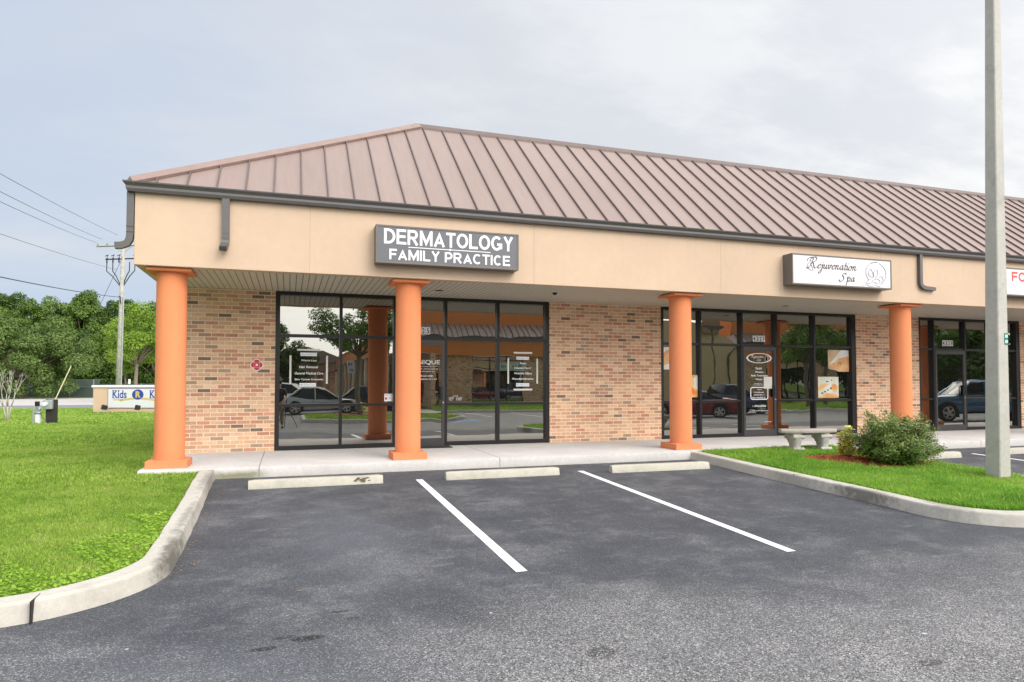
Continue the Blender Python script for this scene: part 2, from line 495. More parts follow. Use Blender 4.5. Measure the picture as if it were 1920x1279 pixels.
M['signgrey'] = simple('sign_panel_grey', (.125, .13, .145), .35, var=.03)
M['cabinet'] = simple('cabinet_bronze', (.155, .135, .12), .45, var=.04)
M['signwhite'] = simple('sign_panel_white', (.70, .705, .725), .3, var=.015)
M['letterwhite'] = simple('letter_white', (.86, .86, .88), .4, var=.01)
M['burgundy'] = simple('letter_burgundy', (.06, .02, .03), .5)
M['greyink'] = simple('grey_ink', (.26, .25, .28), .5)
M['signred'] = simple('sign_red', (.60, .07, .06), .45)
M['red'] = simple('plaque_red', (.50, .015, .03), .4)
M['pink'] = simple('plaque_pink', (.75, .22, .25), .4)
M['blue'] = simple('sign_blue', (.03, .06, .33), .4)
M['gold'] = simple('sign_gold', (.60, .45, .14), .5)
M['teal'] = simple('tag_teal', (.02, .18, .15), .4)
M['tealpale'] = simple('tag_pale', (.45, .72, .65), .4)
M['lightblue'] = simple('light_blue_sticker', (.30, .55, .75), .4)
M['peach'] = m_stucco('sign_wall_stucco', (.66, .47, .33))
M['beige'] = m_stucco('beige_stucco', (.66, .50, .32))
M['orangewall'] = m_stucco('orange_stucco', (.72, .27, .10))
M['road'] = simple('pale_road', (.50, .47, .455), .9, var=.06)
M['drive'] = simple('old_asphalt', (.22, .225, .245), .9, var=.12, scale=2)

# ------------------------------------------------------------------ mesh helpers
class MB:
    def __init__(s):
        s.v = []; s.f = []; s.mi = []; s.cur = 0
    def mat(s, i): s.cur = i; return s
    def add(s, verts, faces):
        o = len(s.v)
        s.v += [tuple(q) for q in verts]
        s.f += [tuple(i + o for i in f) for f in faces]
        s.mi += [s.cur] * len(faces)
        return s
    def box(s, x0, x1, y0, y1, z0, z1, M_=None):
        if x0 > x1: x0, x1 = x1, x0
        if y0 > y1: y0, y1 = y1, y0
        if z0 > z1: z0, z1 = z1, z0
        vs = [(x0, y0, z0), (x1, y0, z0), (x1, y1, z0), (x0, y1, z0), (x0, y0, z1), (x1, y0, z1), (x1, y1, z1), (x0, y1, z1)]
        if M_ is not None: vs = [tuple(M_ @ Vector(q)) for q in vs]
        return s.add(vs, [(0, 3, 2, 1), (4, 5, 6, 7), (0, 1, 5, 4), (1, 2, 6, 5), (2, 3, 7, 6), (3, 0, 4, 7)])
    def prism(s, poly, y0, y1, M_=None):
        """poly in x,z extruded along y"""
        n = len(poly)
        vs = [(x, y0, z) for x, z in poly] + [(x, y1, z) for x, z in poly]
        if M_ is not None: vs = [tuple(M_ @ Vector(q)) for q in vs]
        return s.add(vs, [tuple(range(n)), tuple(range(2 * n - 1, n - 1, -1))] + [(i, i + n, (i + 1) % n + n, (i + 1) % n) for i in range(n)])
    def loft(s, rings, cap=True):
        n = len(rings[0]); o = len(s.v)
        vs = [q for r in rings for q in r]
        fs = []
        for k in range(len(rings) - 1):
            for i in range(n):
                j = (i + 1) % n
                fs.append((k * n + i, k * n + j, (k + 1) * n + j, (k + 1) * n + i))
        if cap:
            fs.append(tuple(range(n - 1, -1, -1))); fs.append(tuple((len(rings) - 1) * n + i for i in range(n)))
        return s.add(vs, fs)
    def lathe(s, prof, cx=0, cy=0, cz=0, seg=24, a0=0):
        return s.loft([[(cx + r * math.cos(a0 + 2 * PI * i / seg), cy + r * math.sin(a0 + 2 * PI * i / seg), cz + z) for i in range(seg)] for r, z in prof])
    def tube(s, path, rad, seg=6, cap=True):
        P = [Vector(p) for p in path]
        rings = []
        up = Vector((0, 0, 1))
        prev = None
        for i, p in enumerate(P):
            t = (P[min(i + 1, len(P) - 1)] - P[max(i - 1, 0)]).normalized()
            if prev is None:
                a = t.cross(up)
                if a.length < .05: a = t.cross(Vector((1, 0, 0)))
            else:
                a = prev - t * prev.dot(t)
            a.normalize(); prev = a
            b = t.cross(a)
            r = rad[i] if isinstance(rad, (list, tuple)) else rad
            rings.append([tuple(p + a * r * math.cos(2 * PI * k / seg) + b * r * math.sin(2 * PI * k / seg)) for k in range(seg)])
        return s.loft(rings, cap)
    def sweep(s, path, prof, side):
        """profile (u,v): u along the side vectors, v along z; closed section"""
        rings = [[(p[0] + sd[0] * u, p[1] + sd[1] * u, p[2] + v) for u, v in prof] for p, sd in zip(path, side)]
        return s.loft(rings, True)
    def rectsweep(s, path, wx, wy, wvec=(1, 0, 0)):
        """rectangular pipe; wx is the width along wvec"""
        P = [Vector(p) for p in path]; W = Vector(wvec).normalized(); rings = []
        for i, p in enumerate(P):
            t = (P[min(i + 1, len(P) - 1)] - P[max(i - 1, 0)]).normalized()
            n = t.cross(W)
            if n.length < 1e-3: n = Vector((0, 1, 0))
            n.normalize()
            k = 1.0
            rings.append([tuple(p + W * a * wx / 2 + n * b * wy / 2) for a, b in ((-1, -1), (1, -1), (1, 1), (-1, 1))])
        return s.loft(rings, True)
    def build(s, name, mats, parent=None, smooth=False, bevel=0, sharp=None):
        me = bpy.data.meshes.new(name)
        me.from_pydata(s.v, [], s.f)
        if not isinstance(mats, (list, tuple)): mats = [mats]
        for m_ in mats: me.materials.append(m_)
        me.polygons.foreach_set('material_index', s.mi)
        bm = bmesh.new(); bm.from_mesh(me)
        bmesh.ops.recalc_face_normals(bm, faces=bm.faces)
        bm.to_mesh(me); bm.free()
        if smooth:
            me.polygons.foreach_set('use_smooth', [True] * len(me.polygons))
            if sharp is not None:
                try: me.set_sharp_from_angle(angle=sharp)
                except Exception: pass
        me.update()
        o = bpy.data.objects.new(name, me)
        COL.objects.link(o)
        if parent: o.parent = parent
        if bevel:
            b = o.modifiers.new('bevel', 'BEVEL'); b.width = bevel; b.segments = 2; b.limit_method = 'ANGLE'; b.angle_limit = .7
        return o

def thing(name, label, cat, loc=(0, 0, 0), rz=0, group=None):
    o = bpy.data.objects.new(name, None)
    COL.objects.link(o)
    o.empty_display_size = .2
    o.location = loc; o.rotation_euler = (0, 0, rz)
    o['label'] = label; o['category'] = cat
    if group: o['group'] = group
    return o
def tag(o, label, cat, group=None, kind=None):
    if label: o['label'] = label
    if cat: o['category'] = cat
    if group: o['group'] = group
    if kind: o['kind'] = kind
    return o
def structure(o): o['kind'] = 'structure'; return o
def dup(root, loc=None, rz=None, label=None, group=None):
    r = root.copy(); COL.objects.link(r)
    if loc is not None: r.location = loc
    if rz is not None: r.rotation_euler = (0, 0, rz)
    if label: r['label'] = label
    if group: r['group'] = group
    for ch in [c for c in bpy.data.objects if c.parent == root]:
        c = ch.copy(); COL.objects.link(c); c.parent = r
        for gch in [d for d in bpy.data.objects if d.parent == ch]:
            d = gch.copy(); COL.objects.link(d); d.parent = c
    return r

def fast_mesh(name, V, F, k, mats, parent=None, mi=None):
    """numpy verts (n,3) and faces (m,k)"""
    me = bpy.data.meshes.new(name)
    n, m_ = len(V), len(F)
    me.vertices.add(n); me.vertices.foreach_set('co', np.ascontiguousarray(V, dtype=np.float32).ravel())
    me.loops.add(m_ * k); me.loops.foreach_set('vertex_index', np.ascontiguousarray(F, dtype=np.int32).ravel())
    me.polygons.add(m_)
    me.polygons.foreach_set('loop_start', np.arange(0, m_ * k, k, dtype=np.int32))
    me.polygons.foreach_set('loop_total', np.full(m_, k, dtype=np.int32))
    for q in (mats if isinstance(mats, (list, tuple)) else [mats]): me.materials.append(q)
    if mi is not None: me.polygons.foreach_set('material_index', np.ascontiguousarray(mi, dtype=np.int32))
    me.update(calc_edges=True); me.validate()
    o = bpy.data.objects.new(name, me); COL.objects.link(o)
    if parent: o.parent = parent
    return o

def text_geo(body, shear=0, bold=0, spacing=1.0):
    cu = bpy.data.curves.new('t', 'FONT'); cu.body = body; cu.shear = shear; cu.offset = bold; cu.space_character = spacing
    cu.align_x = 'LEFT'; cu.resolution_u = 4
    ob = bpy.data.objects.new('t', cu); COL.objects.link(ob)
    dg = bpy.context.evaluated_depsgraph_get()
    me = bpy.data.meshes.new_from_object(ob.evaluated_get(dg))
    V = [tuple(v.co) for v in me.vertices]; F = [tuple(p.vertices) for p in me.polygons]
    bpy.data.objects.remove(ob); bpy.data.curves.remove(cu); bpy.data.meshes.remove(me)
    return V, F
def put_text(mb, body, x0, x1, z0, z1, y, shear=0, bold=0, thick=.004, spacing=1.0, facing=-1):
    """text filling the given rectangle of a wall plane, with a little thickness"""
    V, F = text_geo(body, shear, bold, spacing)
    xs = [v[0] for v in V]; ys = [v[1] for v in V]
    ax, bx, ay, by = min(xs), max(xs), min(ys), max(ys)
    sx, sz = (x1 - x0) / (bx - ax), (z1 - z0) / (by - ay)
    fr = [(x0 + (v[0] - ax) * sx, y, z0 + (v[1] - ay) * sz) for v in V]
    mb.add(fr, F)
    # rim
    from collections import Counter
    ec = Counter()
    for f in F:
        for i in range(len(f)): ec[tuple(sorted((f[i], f[(i + 1) % len(f)])))] += 1
    rim = [e for e, c in ec.items() if c == 1]
    vs = []; fs = []
    for a, b in rim:
        o = len(vs)
        vs += [fr[a], fr[b], (fr[b][0], y - facing * thick, fr[b][2]), (fr[a][0], y - facing * thick, fr[a][2])]
        fs.append((o, o + 1, o + 2, o + 3))
    mb.add(vs, fs)
    return mb
def put_stroke(mb, pts, y, wmin, wmax, ang=.7, thick=.003, cyc=False, n=6):
    """broad-nib pen stroke through pts (x,z), Catmull-Rom smoothed"""
    P = [Vector((a, b)) for a, b in pts]; Q = []
    for i in range(len(P) - 1):
        p0 = P[max(i - 1, 0)]; p1 = P[i]; p2 = P[i + 1]; p3 = P[min(i + 2, len(P) - 1)]
        for k in range(n):
            t = k / n
            Q.append(.5 * ((2 * p1) + (p2 - p0) * t + (2 * p0 - 5 * p1 + 4 * p2 - p3) * t * t + (3 * p1 - p0 - 3 * p2 + p3) * t ** 3))
    Q.append(P[-1])
    L = []; R = []
    for i, q in enumerate(Q):
        t = Q[min(i + 1, len(Q) - 1)] - Q[max(i - 1, 0)]
        if t.length < 1e-9: t = Vector((1, 0))
        t.normalize()
        nrm = Vector((-t.y, t.x))
        wd = wmin + (wmax - wmin) * abs(math.sin(math.atan2(t.y, t.x) - ang)) ** 1.5
        L.append(q + nrm * wd / 2); R.append(q - nrm * wd / 2)
    m_ = len(Q)
    vs = [(a.x, y, a.y) for a in L] + [(a.x, y, a.y) for a in R] + [(a.x, y + thick, a.y) for a in L] + [(a.x, y + thick, a.y) for a in R]
    fs = []
    for i in range(m_ - 1):
        fs += [(i, i + 1, m_ + i + 1, m_ + i), (i, 2 * m_ + i, 2 * m_ + i + 1, i + 1), (m_ + i, m_ + i + 1, 3 * m_ + i + 1, 3 * m_ + i)]
    mb.add(vs, fs)

def gz(y):
    y = abs(y)
    return -.161 - .028 * (min(max(y, 2.0), 13.0) - 2.44)
def lawnz(x, y):
    if y < -2.44: return gz(y) + .105
    return -.056 - .0165 * min(y + 2.44, 30)

# ================================================================== SETTING
S = MB()
# ground far and wide
def sheet(name, xs, ys, zf, m_, inside=None):
    V = []; F = []; idx = {}
    for i, x in enumerate(xs):
        for j, y in enumerate(ys):
            idx[i, j] = len(V); V.append((x, y, zf(x, y)))
    for i in range(len(xs) - 1):
        for j in range(len(ys) - 1):
            F.append((idx[i, j], idx[i + 1, j], idx[i + 1, j + 1], idx[i, j + 1]))
    mb = MB(); mb.add(V, F)
    return structure(mb.build(name, m_))
sheet('ground', np.linspace(-900, 900, 7), np.linspace(-900, 900, 7), lambda x, y: -1.0, M['field'])
# parking lot asphalt
lot_y = [-105, -60, -30, -13, -8, -6, -4, -2.9, -2.44, -1.9]
sheet('parking_lot', np.linspace(-70, 130, 21), lot_y, lambda x, y: gz(y), M['asphalt'])

def arc(cx, cy, r, a0, a1, n):
    return [(cx + r * math.cos(math.radians(a0 + (a1 - a0) * i / n)), cy + r * math.sin(math.radians(a0 + (a1 - a0) * i / n))) for i in range(n + 1)]
def kerb(name, pts, left=True, h=.145, zf=None, joints=True, mat_=None):
    """pts follow the foot of the kerb on the asphalt; the kerb lies to the left (or right) of the path"""
    P = [Vector((a, b, 0)) for a, b in pts]
    # resample finely
    Q = [P[0]]
    for a, b in zip(P, P[1:]):
        n = max(1, int((b - a).length / .25))
        for k in range(1, n + 1): Q.append(a.lerp(b, k / n))
    path = []; side = []
    for i, q in enumerate(Q):
        t = (Q[min(i + 1, len(Q) - 1)] - Q[max(i - 1, 0)]).normalized()
        nrm = Vector((-t.y, t.x, 0)) * (1 if left else -1)
        z = (zf or gz)(q.y) if zf is None else zf(q.x, q.y)
        wob = .006 * math.sin(q.x * 3.1 + q.y * 2.3) + .004 * math.sin(q.x * 11 - q.y * 9)
        path.append((q.x + nrm.x * wob, q.y + nrm.y * wob, z)); side.append(nrm)
    prof = [(0, -.06), (.012, h * .35), (.026, h * .86), (.034, h * .96), (.048, h), (.205, h + .002), (.215, h - .01), (.215, -.06)]
    mb = MB(); mb.sweep(path, prof, side)
    return structure(mb.build(name, mat_ or M['kerb'], smooth=True, sharp=.30))
# left kerb: from the walk down the first stall, round the corner and off to the left
kl = [(-1.03, -2.45), (-1.0, -3.4), (-.95, -5.0), (-.90, -6.4)] + arc(-2.02, -7.03, 1.12, 0, -84, 12) + [(-2.6, -8.16), (-6, -8.2), (-40, -8.2)]
kerb('kerb', kl, left=False)
# island kerb between the two rows of stalls
ki = [(7.13, -2.46), (7.1, -4.0), (7.1, -6.3)] + arc(7.98, -7.25, .88, 180, 268, 10) + [(8.6, -8.14), (9.2, -8.14)] + arc(9.7, -7.24, .9, -90, 0, 10) + [(10.6, -5.0), (10.6, -2.46)]
kerb('kerb', ki, left=True)
# dark joint lines cut in the kerbs
jl_ = []
for (x, y, ax) in ((-1.60, -8.085, 0), (-4.6, -8.19, 0), (7.12, -5.15, 1), (8.45, -8.13, 0)):
    z = gz(y) + .05
    jm = MB()
    if ax: jm.box(x + .002, x + .19, y - .003, y + .003, z - .1, z + .0975)
    else: jm.box(x - .0035, x + .0035, y - .012, y + .175, z - .1, z + .0975)
    structure(jm.build('kerb_joint', M['dark']))

# lawn sheets
def poly_sheet(name, rows, zf, m_, nx=24):
    """rows: (y, x0, x1) from low y to high y"""
    V = []; F = []
    for (y, a, b) in rows:
        for i in range(nx + 1):
            x = a + (b - a) * i / nx
            V.append((x, y, zf(x, y)))
    for r in range(len(rows) - 1):
        for i in range(nx):
            F.append((r * (nx + 1) + i, r * (nx + 1) + i + 1, (r + 1) * (nx + 1) + i + 1, (r + 1) * (nx + 1) + i))
    return structure(MB().add(V, F).build(name, m_, smooth=True))
def lawn_right(y):
    """x of the inner kerb line for the left lawn"""
    if y < -6.4:
        dy = (y + 7.03); r = .93
        if dy < 0:
            if -dy >= r: return None
            return -2.02 + math.sqrt(max(r * r - dy * dy, 0))
    return np.interp(y, [-7.03, -6.4, -5, -3.4, -2.45], [-1.09, -1.1, -1.15, -1.2, -1.22])
rows = []
for y in [-7.99, -7.96, -7.9, -7.8, -7.65, -7.4, -7.03, -6.4, -5, -3.4, -2.5]:
    xr = lawn_right(y)
    rows.append((y, -42, xr if xr is not None else -2.4))
rows[0] = (-7.99, -42, -2.3)
rows.append((-2.43, -42, -1.15))
for y in (-2.3, -1, 2, 6, 12, 20, 28, 38, 46): rows.append((y, -60 if y < 0 else -80, 60))
poly_sheet('lawn', rows, lawnz, M['turf'], nx=30)
irows = [(-7.93, 8.1, 9.55), (-7.75, 7.66, 9.98), (-7.5, 7.45, 10.2), (-7.1, 7.32, 10.36), (-6.3, 7.3, 10.4), (-4.5, 7.3, 10.4), (-2.45, 7.33, 10.4)]
poly_sheet('lawn', irows, lambda x, y: gz(y) + .11 + .03 * math.sin((x - 7.3) / 3.1 * PI), M['turf'], nx=14)
islz = lambda x, y: gz(y) + .11 + .03 * math.sin(min(max((x - 7.3) / 3.1, 0), 1) * PI)

# covered walk in front of the shops
wk = MB()
prof = [(-2.44, -.35), (-2.44, -.03), (-2.43, -.012), (-2.405, 0), (.3, 0), (.3, -.35)]
xs = [-2.06] + list(np.arange(-1.8, 45, .6))
rings = [[(x, y + (.004 * math.sin(x * 4.3) if y < -2.4 else 0), z) for y, z in prof] for x in xs]
wk.loft(rings)
structure(wk.build('walk', M['walk'], smooth=True, sharp=.6))
# far side: road, driveway
sheet('road', [-160, -90, -60, -40, -20, 0, 40, 90], [50, 60, 72, 80], lambda x, y: -.53, M['road'])
sheet('driveway', [-160, -40, -10, 0, 10, 60], [43.5, 50], lambda x, y: -.545, M['drive'])
sheet('verge', [-160, -60, 0, 60, 120], [80, 90, 140, 200], lambda x, y: -.55, M['field'])

# painted lines
def stripe(x, y0, y1, wd=.102, x2=None):
    mb = MB(); x2 = x if x2 is None else x2; n = 14
    V = []; F = []
    for i in range(n + 1):
        t = i / n; y = y0 + (y1 - y0) * t; xx = x + (x2 - x) * t
        V += [(xx - wd / 2, y, gz(y) + .004), (xx + wd / 2, y, gz(y) + .004)]
    F = [(2 * i, 2 * i + 1, 2 * i + 3, 2 * i + 2) for i in range(n)]
    return structure(mb.add(V, F).build('road_marking', M['paint']))
stripe(1.865, -3.28, -7.97)
stripe(4.56, -3.16, -8.12, x2=4.50)
stripe(13.32, -3.2, -8.1)
stripe(16.05, -3.2, -8.1)

# ================================================================== THE SHOP BUILDING
bld = thing('shop_building', 'long single storey shop building with tan brick, orange columns, peach fascia and brown metal roof', 'building', (0, 0, 0))
XL, XR = -1.85, 30.0
SOF = 2.995
FY = -2.363
def part(mb, name, m_, parent=bld, **k): return mb.build(name, m_, parent, **k)
for a, b in ((XL, -.257), (5.272, 7.985), (13.609, 15.706), (19.456, 24.6)):
    part(MB().box(a, b, 0, .16, 0, SOF + .011), 'brick_wall', M['brick'])
part(MB().box(XL, XR, .165, .26, SOF - .02, 4.0), 'light_leak_block', M['dark'])  # unseen dark box added behind the window heads to stop sky light leaking through
part(MB().box(XL, XL + .2, .262, 14, -.4, SOF).box(XL + .2, XR, 13.8, 14, -.4, SOF), 'rear_wall', M['brick'])
# fascia
fb = MB()
fb.box(-2.17, XR, FY, FY + .18, SOF, 4.08)
fb.box(-2.17, -1.99, FY + .18, 14.2, SOF, 4.08)
# drip groove lines: control joints are grooves in the render
fas = part(fb, 'fascia', M['fascia'], bevel=.008)
for x in (.286, 4.05, 7.9, 11.9, 15.2):
    cj = MB(); cj.box(x - .0045, x + .0045, FY - .0015, FY + .02, SOF + .002, 4.05)
    part(cj, 'control_joint', M['joint'])
sf = MB().add([(-1.99, FY + .18, SOF + .012), (XR, FY + .18, SOF + .012), (XR, .165, SOF + .012), (-1.99, .165, SOF + .012)], [(0, 1, 2, 3)])
part(sf, 'soffit', M['soffit'])
part(MB().add([(-1.99, 0.166, SOF + .012), (XL, 0.166, SOF + .012), (XL, 14, SOF + .012), (-1.99, 14, SOF + .012)], [(0, 1, 2, 3)]), 'side_soffit', M['soffit_plain'])
# roof: mansard, front slope and left end slope
E0 = Vector((-2.27, -2.44, 4.17)); R0 = Vector((2.5, .5, 6.64))
rf = MB()
rf.add([E0, (XR + .3, -2.44, 4.17), (XR + .3, .5, 6.64), R0], [(0, 1, 2, 3)])
rf.add([E0, R0, (2.5, 14, 6.64), (-2.27, 14.4, 4.17)], [(0, 1, 2, 3)])
rf.add([R0, (XR + .3, .5, 6.64), (XR + .3, 14, 6.64), (2.5, 14, 6.64)], [(0, 1, 2, 3)])
rf.add([E0, (XR + .3, -2.44, 4.17), (XR + .3, -2.40, 4.09), (-2.23, -2.40, 4.09)], [(0, 1, 2, 3)])
roof = part(rf, 'roof', M['roof'])
sd = (Vector((2.5, .5, 6.64)) - Vector((2.5, -2.44, 4.17))); sl = sd.length; sd.normalize()
sn = Vector((0, -sd.z, sd.y))
rb = MB()
x = -1.884
while x < XR:
    t1 = 1.0 if x >= 2.5 else (x - E0.x) / (R0.x - E0.x)
    a = Vector((x, -2.44, 4.17)); b = a + sd * sl * t1
    if t1 > .03:
        ring = lambda p: [tuple(p + Vector((-.011, 0, 0))), tuple(p + Vector((.011, 0, 0))), tuple(p + Vector((.009, 0, 0)) + sn * .038), tuple(p + Vector((-.009, 0, 0)) + sn * .038)]
        rb.loft([ring(a - sn * .003), ring(b - sn * .003)])
    x += .408
rb.build('standing_seam', M['rib'], roof)
# hip and ridge caps
hd = (R0 - E0).normalized()
n1 = sn; n2 = Vector((-(R0.z - E0.z), 0, (R0.x - E0.x))).normalized()
hc = MB()
perp1 = hd.cross(n1).normalized()
if perp1.x < 0: perp1 = -perp1
perp2 = hd.cross(n2).normalized()
if perp2.x > 0: perp2 = -perp2
def hring(p):
    top = p + Vector((0, 0, .085))
    return [tuple(p + perp1 * .10 + n1 * .05), tuple(top), tuple(p + perp2 * .13 + n2 * .05), tuple(p + perp2 * .13 + n2 * .005), tuple(p + perp1 * .10 + n1 * .005)]
hc.loft([hring(E0 + hd * .05), hring(R0 + hd * .02)])
hc.build('hip_cap', M['hipcap'], roof)
rc = MB()
rc.prism([(0, 0), (1, 0), (1, 1), (0, 1)], 0, 1) if False else None
rc.loft([[(x, .5 - .11 * sd.y - 0, 6.64 - .11 * sd.z + .05), (x, .5, 6.72), (x, .62, 6.70), (x, .62, 6.62), (x, .5 - .11 * sd.y, 6.64 - .11 * sd.z)] for x in (2.45, XR + .3)])
rc.build('ridge_cap', M['rib'], roof)
# gutter
gp = [(0, -.14), (.085, -.14), (.10, -.10), (.10, -.065), (.118, -.04), (.135, -.02), (.138, 0), (.12, 0), (.12, -.008), (0, -.008)]
gt = MB()
gt.loft([[(x - u * (1 if x < 0 else 0), FY - u, 4.192 + v) for u, v in gp] for x in (-2.172, XR + .3)])
gt.loft([[(-2.172 - u, y - (u if y < 0 else 0), 4.192 + v) for u, v in gp] for y in (FY, 14.2)])
gut = part(gt, 'gutter', M['bronze'])
# downspouts
def elbow(p, d, n=5, r=.07):
    return p
dsp = MB().rectsweep([(-.935, FY - .045, 4.06), (-.935, FY - .045, 3.42), (-.94, FY - .06, 3.36), (-.95, FY - .12, 3.30), (-.96, FY - .17, 3.275)], .105, .075, (1, 0, 0))
for z in (3.52, 3.44): dsp.box(-.99, -.88, FY - .086, FY - .003, z, z + .008)
part(dsp, 'downspout', M['bronze'])
part(MB().box(-1.0, -.915, FY - .178, FY - .173, 3.245, 3.30), 'downspout_mouth', M['dark'])
dsp = MB().rectsweep([(12.95, FY - .04, 4.06), (12.95, FY - .04, 3.44), (12.965, FY - .04, 3.385), (13.02, FY - .04, 3.345), (13.10, FY - .04, 3.33), (13.36, FY - .04, 3.315)], .075, .075, (0, 1, 0))
part(dsp, 'downspout', M['bronze'])
dsp = MB().rectsweep([(-2.225, FY + .03, 4.06), (-2.225, FY + .03, 3.45), (-2.235, FY + .03, 3.36), (-2.27, FY + .03, 3.30), (-2.34, FY + .03, 3.27), (-2.42, FY + .03, 3.262)], .085, .095, (0, 1, 0))
for z in (3.55, 3.47): dsp.box(-2.275, -2.173, FY - .022, FY + .08, z, z + .008)
part(dsp, 'downspout', M['bronze'])
# columns
CX = [-1.719, 1.912, 7.229, 12.836, 18.45, 24.1]
CY_ = -1.977
for cx in CX:
    c = MB()
    c.lathe([(.214, .112), (.213, .3), (.213, SOF - .05)], cx, CY_, 0, 48)
    cm = part(c, 'column', M['column'], smooth=True, sharp=.8)
    MB().box(cx - .284, cx + .284, CY_ - .284, CY_ + .284, .0, .113).build('column_base', M['column'], cm, bevel=.007)
    MB().box(cx - .305, cx + .305, CY_ - .305, CY_ + .305, SOF - .052, SOF - .008).build('column_cap', M['column'], cm, bevel=.004)
    MB().box(cx - .27, cx + .27, CY_ - .27, CY_ + .27, SOF - .009, SOF + .013).build('column_collar', M['frame_side'], cm)

# storefront glazing
GY = .095
RAIL1, RAIL2 = 2.17, .846
def storefront(x0, x1, mull, door=None, lj=.08, rj=.08):
    """black aluminium frame between two brick piers; mull: mullion x positions; door: (xa,xb)"""
    fr = MB()
    fr.box(x0, x0 + lj, .015, .14, 0, SOF + .010)
    fr.box(x1 - rj, x1, .015, .14, 0, SOF + .010)
    fr.box(x0 + lj, x1 - rj, .018, .138, SOF - .055, SOF + .009)
    xs = [x0 + lj] + list(mull) + [x1 - rj]
    hw = .027
    for m_ in mull: fr.box(m_ - hw, m_ + hw, .015, .14, 0.001, SOF - .055)
    panes = []
    for i in range(len(xs) - 1):
        a = xs[i] + (hw if i else 0); b = xs[i + 1] - (hw if i < len(xs) - 2 else 0)
        isdoor = door is not None and abs(xs[i] - door[0]) < .05
        fr.box(a, b, .03, .135, RAIL1 - .028, RAIL1 + .028)
        panes.append((a, b, RAIL1 + .028, SOF - .055))
        if isdoor:
            continue
        fr.box(a, b, .03, .135, RAIL2 - .027, RAIL2 + .027)
        fr.box(a, b, .02, .137, 0.002, .085)
        panes += [(a, b, RAIL2 + .027, RAIL1 - .028), (a, b, .085, RAIL2 - .027)]
    win = part(fr, 'storefront_window', M['frame'])
    for (a, b, z0, z1) in panes:
        MB().box(a - .006, b + .006, GY, GY + .008, z0 - .006, z1 + .006).build('pane', M['glass'], win)
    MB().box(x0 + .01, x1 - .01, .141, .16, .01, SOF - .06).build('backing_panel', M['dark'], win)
    if door:
        a, b = door[0] + hw + .004, door[1] - hw - .004
        d = MB()
        zt = RAIL1 - .032
        d.box(a, a + .055, .008, .06, .012, zt); d.box(b - .055, b, .008, .06, .012, zt)
        d.box(a + .055, b - .055, .01, .058, zt - .095, zt - .001); d.box(a + .055, b - .055, .01, .058, .013, .16)
        dr = part(d, 'door', M['frame_side'])
        MB().box(a + .05, b - .05, .035, .043, .155, zt - .09).build('pane', M['glass'], dr)
        h = MB()
        hx = b - .09
        h.tube([(hx, .006, .96), (hx, -.05, .975), (hx, -.055, 1.06), (hx, -.05, 1.17), (hx, .006, 1.185)], .014, 8)
        h.box(hx - .02, hx + .055, -.004, .009, .93, 1.21)
        h.build('handle', M['black'], dr)
        MB().lathe([(.016, -.006), (.018, 0), (.012, .008)], 0, 0, 0, 12)
        k = MB().tube([(b - .028, .007, .875), (b - .028, -.006, .875)], .016, 12); k.build('lock', M['steel'], dr)
        th = MB().box(a - .02, b + .02, -.03, .12, .0008, .012); th.build('threshold', M['frame_side'], dr)
    return win
storefront(-.257, 5.272, [.945, 1.985, 3.02, 4.135], door=(1.985, 3.02))
storefront(7.985, 13.609, [9.04, 10.185, 11.175, 12.32], door=(10.185, 11.175), rj=.13)
storefront(15.706, 19.456, [16.26, 17.39, 18.35], door=(16.26, 17.39), rj=.13)
storefront(24.6, 30.0, [25.7, 26.8, 27.9], rj=.1)

# ------------------------------------------------------------------ things fixed to the building
def cabinet_sign(label, x0, x1, z0, z1, face, depth=.22, fw=.028):
    t = thing('shop_sign', label, 'sign', ((x0 + x1) / 2, FY, (z0 + z1) / 2))
    cx, cz = (x0 + x1) / 2, (z0 + z1) / 2
    a, b, c, d = x0 - cx, x1 - cx, z0 - cz, z1 - cz
    mb = MB()
    mb.box(a, b, -depth + .012, -.002, c, d)
    for bx in ((a, a + fw, c, d), (b - fw, b, c, d), (a + fw, b - fw, c, c + fw), (a + fw, b - fw, d - fw, d)):
        mb.box(bx[0], bx[1], -depth - .004, -depth + .012, bx[2], bx[3])
    mb.build('cabinet', M['cabinet'], t, bevel=.003)
    MB().box(a + fw, b - fw, -depth + .004, -depth + .0125, c + fw, d - fw).build('face_panel', face, t)
    return t, a, b, c, d, -depth + .002
def ribbon(mb, pts, w, y, thick=.006, closed=False):
    P = [Vector(p) for p in pts]; n = len(P); L = []; Rr = []
    for i, p in enumerate(P):
        a = P[i - 1] if (i or closed) else None; b = P[(i + 1) % n] if (i < n - 1 or closed) else None
        t0 = (p - a).normalized() if a is not None else None; t1 = (b - p).normalized() if b is not None else None
        if t0 is None: t0 = t1
        if t1 is None: t1 = t0
        n0 = Vector((-t0.y, t0.x)); n1_ = Vector((-t1.y, t1.x)); m_ = (n0 + n1_)
        if m_.length < .2: m_ = n0
        m_.normalize(); k = w / 2 / max(m_.dot(n0), .45)
        L.append(p + m_ * k); Rr.append(p - m_ * k)
    vs = [(q.x, y, q.y) for q in L] + [(q.x, y, q.y) for q in Rr] + [(q.x, y + thick, q.y) for q in L] + [(q.x, y + thick, q.y) for q in Rr]
    fs = []; m2 = n if closed else n - 1
    for i in range(m2):
        j = (i + 1) % n
        fs += [(i, j, n + j, n + i), (i, 2 * n + i, 2 * n + j, j), (n + i, n + j, 3 * n + j, 3 * n + i)]
    if not closed: fs += [(0, n, 3 * n, 2 * n), (n - 1, 2 * n - 1, 4 * n - 1, 3 * n - 1)]
    mb.add(vs, fs)
